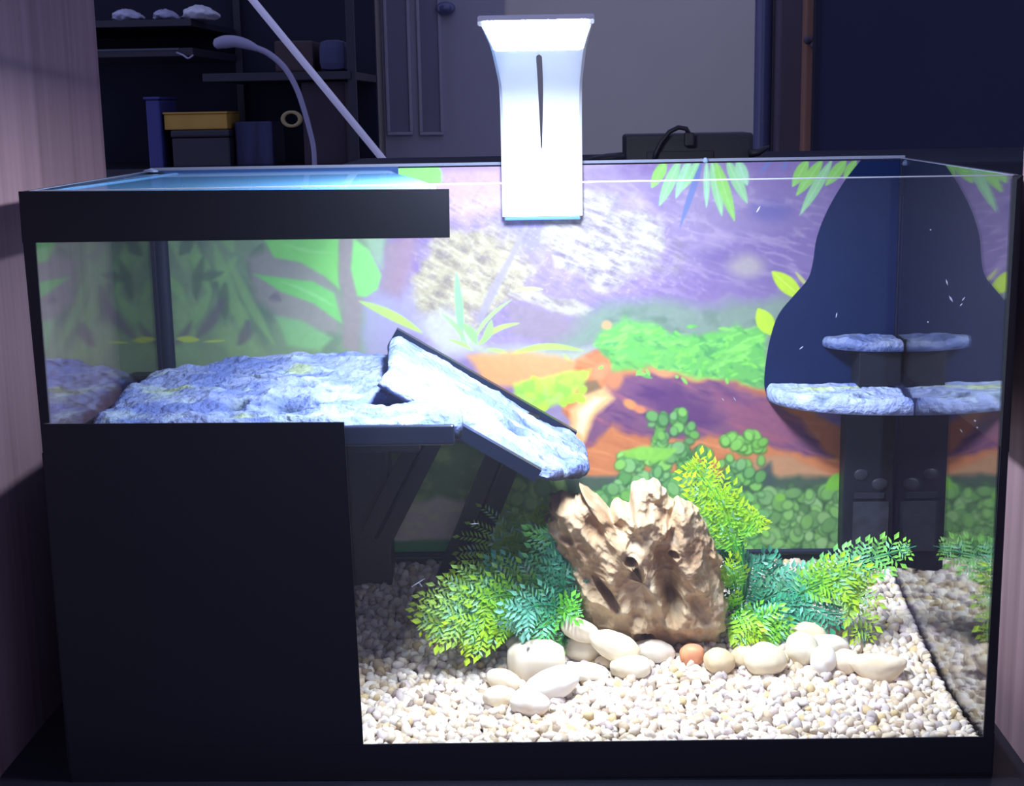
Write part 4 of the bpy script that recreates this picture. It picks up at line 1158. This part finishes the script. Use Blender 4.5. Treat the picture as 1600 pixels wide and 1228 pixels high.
def quarter(xl, yf, back=YB - .0020, x1=TW - .0049, n=26, pw=2.3):
    a_, b_ = x1 - xl, back - yf
    pts = [(x1, back)] + [(x1 - a_ * math.cos(t) ** (2 / pw), back - b_ * math.sin(t) ** (2 / pw)) for t in np.linspace(0, math.pi / 2, n)]
    return np.array(pts)
sL = at(1197, 598, YB); 
zf = 0.2065
V, Fs, C = slab_data(quarter(sL.x, 0.2085), lambda x, y: zf + 0 * np.asarray(x), .0125, 44, 220, .0034, 12,
                     [('d', .53, .225, .008, .005), ('d', .56, .222, .006, .004), ('y', .565, .262, .02, .008), ('y', .53, .262, .02, .008)])
C[-441:] = np.vstack([np.tile(S_PAL[0] * .95, (220, 1)), np.tile(S_PAL[0] * .9, (221, 1))])
C = np.minimum(C * 1.45, .85)
mesh('lower_slab', V, Fs, M_stone, shelf, smooth=True, cols=C)
zu = at(1286, 520, YB).z
V, Fs, C = slab_data(quarter(at(1284, 525, YB).x, .2455), lambda x, y: zu - .0015 + 0 * np.asarray(x), .0085, 34, 180, .0028, 15,
                     [('d', .545, .275, .004, .003)])
C[-361:] = np.vstack([np.tile(S_PAL[1] * .8, (180, 1)), np.tile(S_PAL[1] * .8, (181, 1))])
mesh('upper_slab', V, Fs, M_stone, shelf, smooth=True, cols=C * .8)
blk = at(1338, 560, .262)
box('support_block', (blk.x, .2515, zf + .002), (TW - .0052, YB - .002, zu - .0095), M_filter, shelf, .001)
filt = empty('filter_column', (0.58, .265, 0.06))
tag(filt, 'black filter column standing in the right back corner below shelf', 'filter')
fx = at(1318, 760, .262).x
fzb = float(gz(.57, .27)) - .002
fbody = box('filter_body', (fx, .262, fzb), (TW - .0052, YB - .001, zf - .0128), M_filter, filt, .0015)
wz0, wz1 = at(1350, 862, .261).z, at(1350, 784, .261).z
box('filter_window', (at(1332, 820, .261).x, .2606, wz0), (at(1388, 820, .261).x, .2618, wz1), M_filter_win, fbody, .0004)
for (px, py, w, h) in ((1346, 742, 12, 10), (1375, 757, 14, 11)):
    c = at(px, py, .2605)
    bm = bmesh.new(); bmesh.ops.create_icosphere(bm, subdivisions=3, radius=1.0)
    bmesh.ops.scale(bm, verts=bm.verts[:], vec=(w * .00048, .0016, h * .00048)); bmesh.ops.translate(bm, verts=bm.verts[:], vec=c + Vector((0, .001, 0)))
    from_bm('outlet', bm, M_filter_win, fbody, True)
box('filter_slot', (at(1334, 770, .261).x, .2604, at(1340, 779, .261).z), (at(1382, 770, .261).x, .2618, at(1340, 770, .261).z), M_blackp, fbody, .0003)

# ================================================================== LID TRAY AT THE TOP LEFT
tray = empty('lid_tray', (0.12, .15, TH - .01))
tag(tray, 'pale blue acrylic lid plate lying across the top left of the tank', 'lid')
zt = TH - 0.0016
tp = [(0.006, 0.0065), (0.248, 0.0065), (0.250, 0.02), (0.232, .10), (0.206, .20), (0.1945, .262), (0.180, .268), (0.03, .268), (0.02, .258), (0.006, .252)]
prism('plate', [(a, b, zt) for a, b in tp], (0, 0, -.003), M_tray, tray, .0006)
prism('raised_lip', [(0.008, 0.0068, zt), (0.246, 0.0068, zt), (0.246, .0095, zt), (0.008, .0095, zt)], (0, 0, .0008), M_tray, tray)
prism('raised_lip', [(0.0062, 0.03, zt), (0.010, .03, zt), (0.030, .255, zt), (0.026, .257, zt)], (0, 0, .0008), M_tray, tray)

# ================================================================== CLIP-ON LAMP
lamp = empty('clip_lamp', (0.313, TD, TH))
tag(lamp, 'white curved clip-on light glowing above the tank', 'lamp')
# profile (y, z) from the bottom of the clip up the back and forward over the water
lb = at(846, 338, TD - .016)
prof = [(TD - .016, lb.z), (TD - .016, lb.z + .03), (TD - .0165, .405), (TD - .020, .428), (TD - .040, .4445), (TD - .10, .4555), (.11, .4665), (.02, .4725), (-.055, .4762), (-.064, .4765)]
pc = catmull([np.array([0, q[0], q[1]]) for q in prof], 110)
cxl = lambda z: 0.3135
NP = len(pc)
u_ = np.linspace(0, 1, NP)
arc = np.r_[0, np.cumsum(np.linalg.norm(np.diff(pc, axis=0), axis=1))]; arc /= arc[-1]
hw = np.full(NP, 0.0318)
ppx, ppy = project(np.stack([np.full(NP, 0.3135), pc[:, 1], pc[:, 2]], 1))
gap = np.interp(ppy, [85, 88, 140, 228, 236], [0, .0021, .0020, .0006, 0])
gap[pc[:, 1] < .10] = 0
Tn = np.gradient(pc, axis=0); Tn /= np.linalg.norm(Tn, axis=1)[:, None]
Nn = np.stack([np.zeros(NP), -Tn[:, 2], Tn[:, 1]], 1)           # towards the viewer / underside
Nn = np.where((Nn[:, 1] > 0)[:, None], -Nn, Nn)
thick_ = np.interp(arc, [0, .6, 1], [.0075, .0075, .0028])
V, Fs = [], []
def lamp_half(sg):
    base = len(V)
    for i in range(NP):
        a, b = gap[i], hw[i]
        thick = thick_[i]; cs = thick * .29
        for (xx, nn_) in ((a, 0), (b - cs, 0), (b, cs), (b, thick - cs), (b - cs, thick), (a, thick)):
            p = pc[i] - Nn[i] * nn_ * 1.0
            V.append([cxl(0) + sg * xx, p[1], p[2]])
    for i in range(NP - 1):
        for k in range(6):
            k2 = (k + 1) % 6
            q = [base + i * 6 + k, base + i * 6 + k2, base + (i + 1) * 6 + k2, base + (i + 1) * 6 + k]
            Fs.append(q if sg > 0 else q[::-1])
    Fs.append([base + k for k in range(6)][::-1 if sg > 0 else 1]); Fs.append([base + (NP - 1) * 6 + k for k in range(6)][::1 if sg > 0 else -1])
lamp_half(1); lamp_half(-1)
o = mesh('lamp_body', V, Fs, M_white, lamp)
# LED panel under the head
i0, i1 = int(np.argmax(pc[:, 1] < .105)), NP - 4
pv_, pf_ = [], []
ids = list(range(i0, i1 + 1))
for i in ids:
    w = hw[i] - .0045
    p = pc[i] + Nn[i] * .0012
    for xx in (-w, w): pv_.append([cxl(0) + xx, p[1], p[2]])
for k in range(len(ids) - 1): pf_.append([2 * k, 2 * k + 1, 2 * k + 3, 2 * k + 2])
nb_ = len(pv_)
for i in ids:
    w = hw[i] - .0045
    p = pc[i] + Nn[i] * .0002
    for xx in (-w, w): pv_.append([cxl(0) + xx, p[1], p[2]])
for k in range(len(ids) - 1): pf_.append([nb_ + 2 * k, nb_ + 2 * k + 2, nb_ + 2 * k + 3, nb_ + 2 * k + 1])
mesh('led_panel', pv_, pf_, M_led, lamp)
box('foot_cap', (0.3135 - .0300, TD - .0155, lb.z - .0030), (0.3135 + .0300, TD - .0095, lb.z - .0002), M_cap, lamp, .0008)
box('clip_jaw', (0.3135 - .022, TD + .0005, TH - .03), (0.3135 + .022, TD + .006, TH + .012), M_white, lamp, .001)
box('clip_bridge', (0.3135 - .022, TD - .010, TH + .0035), (0.3135 + .022, TD + .006, TH + .010), M_white, lamp, .001)

# ================================================================== THINGS BEHIND THE TANK
M_blackdev = principled('matte_black_case', (0.012, 0.012, 0.024), 0.5, 0.4)
M_cable = principled('black_rubber', (0.008, 0.008, 0.016), 0.5, 0.4)
YT = 0.52
tz = at(1050, 256, YT).z
tbl = empty('side_table', (0.6, YT + .12, FLOOR_Z))
tag(tbl, 'low dark table behind the tank carrying the black power box', 'table')
box('table_top', (0.1, YT - .06, tz - .03), (1.05, YT + .3, tz), M_dark, tbl, .002)
for x_, y_ in ((.13, YT - .04), (1.0, YT - .04), (.13, YT + .26), (1.0, YT + .26)):
    box('table_leg', (x_, y_, FLOOR_Z), (x_ + .03, y_ + .03, tz - .03), M_dark, tbl, .002)
dev = empty('power_box', (at(1080, 240, YT).x, YT + .02, tz))
tag(dev, 'flat black power box with rounded corners behind the tank', 'power box')
a, b = at(976, 212, YT), at(1178, 207, YT)
casep = box('case', (a.x, YT, tz + .0005), (b.x, YT + .05, b.z), M_blackdev, dev, .004, 3)
box('socket_panel', (at(1010, 230, YT).x, YT - .003, tz + .004), (at(1115, 230, YT).x, YT - .0002, at(1060, 236, YT).z), M_cable, casep, .001)
plug = empty('plug_cable', (at(1060, 245, YT - .012).x, YT - .012, tz))
tag(plug, 'black cable looping up over the black power box', 'cable')
tube('cable', P3((1022, 252, YT - .012), (1024, 240, YT - .012), (1033, 222, YT - .012), (1046, 206, YT - .012), (1060, 199, YT - .012), (1072, 201, YT - .012), (1077, 210, YT - .012)), .0022, M_cable, plug, 10)
pa_ = at(1077, 217, YT - .012)
box('plug', (pa_.x - .0045, YT - .016, pa_.z - .007), (pa_.x + .0045, YT - .006, pa_.z + .006), M_cable, plug, .0015)
tail = P3((1170, 240, YT - .008), (1185, 238, YT - .008), (1196, 232, YT - .008), (1202, 228, YT - .008))
tag(tube('cable_end', tail, [.004, .0035, .0022, .001], M_cable, seg=10), 'short black cable end poking out right of the power box', 'cable')
fl_ = P3((912, 252, YT - .02), (930, 249, YT - .02), (950, 247, YT - .02), (975, 246, YT - .02))
tag(tube('flat_cord', fl_, [.002, .0035, .0045, .005], M_cable, seg=10, flat=2.0), 'flat black cord lying left of the power box', 'cable')

# leaning pole
M_pole = principled('white_pole', L(232, 230, 244), 0.35, 0.4)
YQ = 0.95
p0, p1 = at(380, -18, YQ), at(605, 257, YQ)
dvec = p1 - p0
tend = (FLOOR_Z - p1.z) / dvec.z
pole = empty('leaning_pole', tuple(p1 + dvec * tend))
tag(pole, 'thin white pole leaning diagonally behind the tank', 'pole')
tube('pole_shaft', [p0 - dvec * .4, p0, p1, p1 + dvec * tend * .5, p1 + dvec * tend * .995], .0046, M_pole, pole, 14)
tube('pole_ferrule', [p1 + dvec * tend * .97, p1 + dvec * tend * .999], .0058, M_cable, pole, 14)

# storage rack at the upper left
YR0, YR1 = 1.30, 1.62
rack = empty('storage_rack', (at(300, 120, YR0).x, YR0, FLOOR_Z))
tag(rack, 'dark storage rack with shelves in the upper left background', 'rack')
M_rack = principled('dark_metal', (0.012, 0.013, 0.026), 0.5, 0.4)
xr0, xr1 = at(120, 120, YR0).x - .15, at(548, 120, YR0).x
box('back_sheet', (xr0, YR1, FLOOR_Z), (xr1, YR1 + .01, 1.2), M_dark, rack, .001)
shz = [at(220, 31, YR0).z, at(220, 76, YR0).z]
M_shelfedge = principled('shelf_edge', (0.045, 0.047, 0.085), 0.4, 0.4)
xs1 = at(470, 60, YR0).x
xm = at(300, 60, YR0).x
zl = at(220, 262, YR0).z - .002
box('shelf_board', (xr0, YR0, shz[0] - .010), (xm, YR1 - .001, shz[0]), M_rack, rack, .001)
box('shelf_board', (xr0, YR0, shz[1] - .012), (xm, YR1 - .001, shz[1]), M_rack, rack, .001)
box('shelf_edge', (xr0, YR0 - .002, shz[1] - .003), (at(280, 76, YR0).x, YR0 - .0002, shz[1]), M_shelfedge, rack, .0004)
box('shelf_board', (xm + .012, YR0, at(480, 112, YR0).z - .012), (xr1, YR1 - .001, at(480, 112, YR0).z), M_rack, rack, .001)
box('shelf_board', (xr0, YR0, zl - .02), (xr1, YR1 - .001, zl), M_rack, rack, .001)
for px in (116, 306, 548):
    x = at(px, 100, YR0).x
    yu = YR1 - .016 if px == 306 else YR0 + .004
    box('upright', (x - .006, yu, FLOOR_Z), (x + .006, yu + .012, 1.2), M_rack, rack, .001)
def sack(name, px0, px1, pyt, zbase, Y, col, label, cat, seed, depth=.05):
    a, b = at(px0, pyt, Y), at(px1, pyt, Y)
    w, h = (b.x - a.x) / 2, a.z - zbase
    d = IC4
    nz = ridge3(d[:, 0] * 2 + seed, d[:, 1] * 2, d[:, 2] * 2, 3)
    v = d * (0.80 + .3 * nz)[:, None]
    zz = np.maximum(v[:, 2], -.55)
    taper = 1 - .35 * np.clip(zz, 0, 1)
    P = np.stack([v[:, 0] * w * taper, v[:, 1] * depth, (zz + .55) / 1.5 * h], 1)
    o = mesh(name, P, IC4F, principled(name + '_mat', L(*col), .4, .4), smooth=True)
    o.location = (a.x + w, Y + depth + .004, zbase + .0006)
    tag(o, label, cat); return o
sack('white_bag', 160, 206, 12, shz[0], YR0, (170, 172, 196), 'pale bag at the left end of the top rack shelf', 'bag', 1)
sack('white_bag', 226, 262, 12, shz[0], YR0, (160, 162, 190), 'pale bag in the middle of the top rack shelf', 'bag', 2)
sack('foil_bag', 270, 327, 6, shz[0], YR0 - .01, (190, 192, 206), 'crumpled silvery bag at the right end of the top rack shelf', 'bag', 3)
def crate(name, px0, py0, px1, py1, Y, dep, mat, label, cat, zb=None, bev=.003):
    a, b = at(px0, py0, Y), at(px1, py1, Y)
    z0 = b.z if zb is None else zb
    e = box(name, (a.x, Y, z0), (b.x, Y + dep, a.z), mat, None, bev)
    tag(e, label, cat); return e
M_yel = principled('yellow_card', L(176, 138, 62), .6, .3, noise=(20, (1, 1, 1), .8))
M_card = principled('brown_card', L(74, 62, 66), .8, .2, noise=(16, (1, 1, 1), .7))
M_grey = principled('grey_cloth', L(70, 72, 104), .8, .2, noise=(24, (1, 1, 1), .6))
M_navy = principled('navy_case', L(50, 54, 112), .5, .3)
# dark toolbox that carries the yellow box
zx = at(300, 203, YR0 - .03).z
tb = empty('tool_box', (at(300, 230, YR0 - .03).x, YR0 + .02, zl))
tag(tb, 'black tool box under the yellow carton on the rack', 'tool box')
box('tool_box_body', (at(258, 210, YR0 - .03).x, YR0 + .005, zl + .0004), (at(350, 210, YR0 - .03).x, YR0 + .12, zx - .012), M_blackdev, tb, .003)
box('tool_box_lid', (at(257, 210, YR0 - .03).x, YR0 + .003, zx - .0115), (at(351, 210, YR0 - .03).x, YR0 + .122, zx - .0005), M_blackdev, tb, .003)
yb_ = empty('yellow_carton', (at(305, 203, YR0).x, YR0 + .05, zx))
tag(yb_, 'dull yellow carton on the black tool box', 'carton')
box('carton_body', (at(254, 190, YR0).x, YR0 + .008, zx), (at(353, 190, YR0).x, YR0 + .10, at(300, 177, YR0).z - .001), M_yel, yb_, .002)
box('carton_flap', (at(253, 190, YR0).x, YR0 + .006, at(300, 177, YR0).z - .0008), (at(354, 190, YR0).x, YR0 + .10, at(300, 175, YR0).z), M_yel, yb_, .0006)
nv = empty('navy_case', (at(243, 250, YR0 - .05).x, YR0 + .03, zl))
tag(nv, 'upright narrow navy blue case left of the yellow carton', 'case')
box('case_body', (at(229, 200, YR0).x, YR0 + .002, zl + .0004), (at(251, 200, YR0).x, YR0 + .10, at(240, 156, YR0).z), M_navy, nv, .003)
box('case_lid', (at(226, 200, YR0).x, YR0 + .0, at(240, 156, YR0).z + .0003), (at(252, 200, YR0).x, YR0 + .102, at(240, 151, YR0).z), M_navy, nv, .002)
zs3 = at(480, 112, YR0).z
crate('brown_carton', 428, 64, 490, 112, YR0 + .02, .10, M_card, 'dark brown carton on the right rack shelf', 'carton', zs3 + .0005)
crate('grey_bundle', 496, 62, 541, 112, YR0 + .01, .10, M_grey, 'folded grey cloth bundle at the right end of the rack shelf', 'cloth', zs3 + .0005, .012)
crate('long_brown_carton', 470, 128, 540, 168, YR0 + .02, .10, principled('brown_card2', L(60, 52, 62), .8, .2), 'flat brown carton below the right rack shelf', 'carton', zl + .0005)
crate('grey_crate', 366, 190, 428, 262, YR0 + .03, .1, principled('grey_crate_mat', L(52, 54, 92), .6, .3, noise=(26, (3, 1, .4), .5)), 'slate grey crate right of the yellow carton', 'crate', zl + .0005)
# tape roll
tr_ = at(456, 186, YR0 - .01)
bm = bmesh.new()
rings = []
for k in range(28):
    t = 2 * math.pi * k / 28
    ring = []
    for (rr_, yy_) in ((.010, -.006), (.0155, -.006), (.0155, .006), (.010, .006)):
        ring.append(bm.verts.new((tr_.x + rr_ * math.cos(t), YR0 - .01 + yy_, tr_.z + rr_ * math.sin(t) * .8)))
    rings.append(ring)
for k in range(28):
    for j in range(4):
        bm.faces.new((rings[k][j], rings[k][(j + 1) % 4], rings[(k + 1) % 28][(j + 1) % 4], rings[(k + 1) % 28][j]))
tag(from_bm('tape_roll', bm, principled('tape_yellow', L(150, 134, 96), .5, .3), None, True), 'small dull yellow tape roll hanging beside the lamp arm', 'tape')
# bent desk lamp
dl = empty('desk_lamp', (at(492, 262, YR0 - .06).x, YR0 - .06, zl))
tag(dl, 'grey desk lamp with a curved arm in the upper left', 'desk lamp')
M_arm = principled('grey_enamel', L(132, 130, 158), .35, .5)
arm = P3((398, 74, YR0 - .06), (420, 84, YR0 - .06), (444, 105, YR0 - .06), (462, 135, YR0 - .06), (474, 168, YR0 - .06), (483, 200, YR0 - .06), (490, 232, YR0 - .06), (492, 270, YR0 - .06))
tube('arm', catmull(arm, 40), np.linspace(.0046, .0036, 41), M_arm, dl, 12)
hd = catmull(P3((334, 70, YR0 - .06), (348, 66, YR0 - .06), (368, 65, YR0 - .06), (388, 70, YR0 - .06), (404, 77, YR0 - .06)), 24)
tube('lamp_head', hd, np.interp(np.linspace(0, 1, 25), [0, .06, .3, .7, 1], [.003, .0075, .0095, .0075, .0042]), M_arm, dl, 16)
ba = at(492, 268, YR0 - .06)
box('lamp_base', (ba.x - .035, YR0 - .09, zl - .02), (ba.x + .035, YR0 - .03, ba.z + .001), M_blackdev, dl, .004)
# hook on the rack
hk = catmull(P3((276, 82, YR0 - .004), (286, 86, YR0 - .012), (294, 91, YR0 - .016), (302, 86, YR0 - .012)), 12)
tag(tube('wire_hook', hk, .0014, M_arm, seg=8), 'small bent wire hook under the second rack shelf', 'hook')
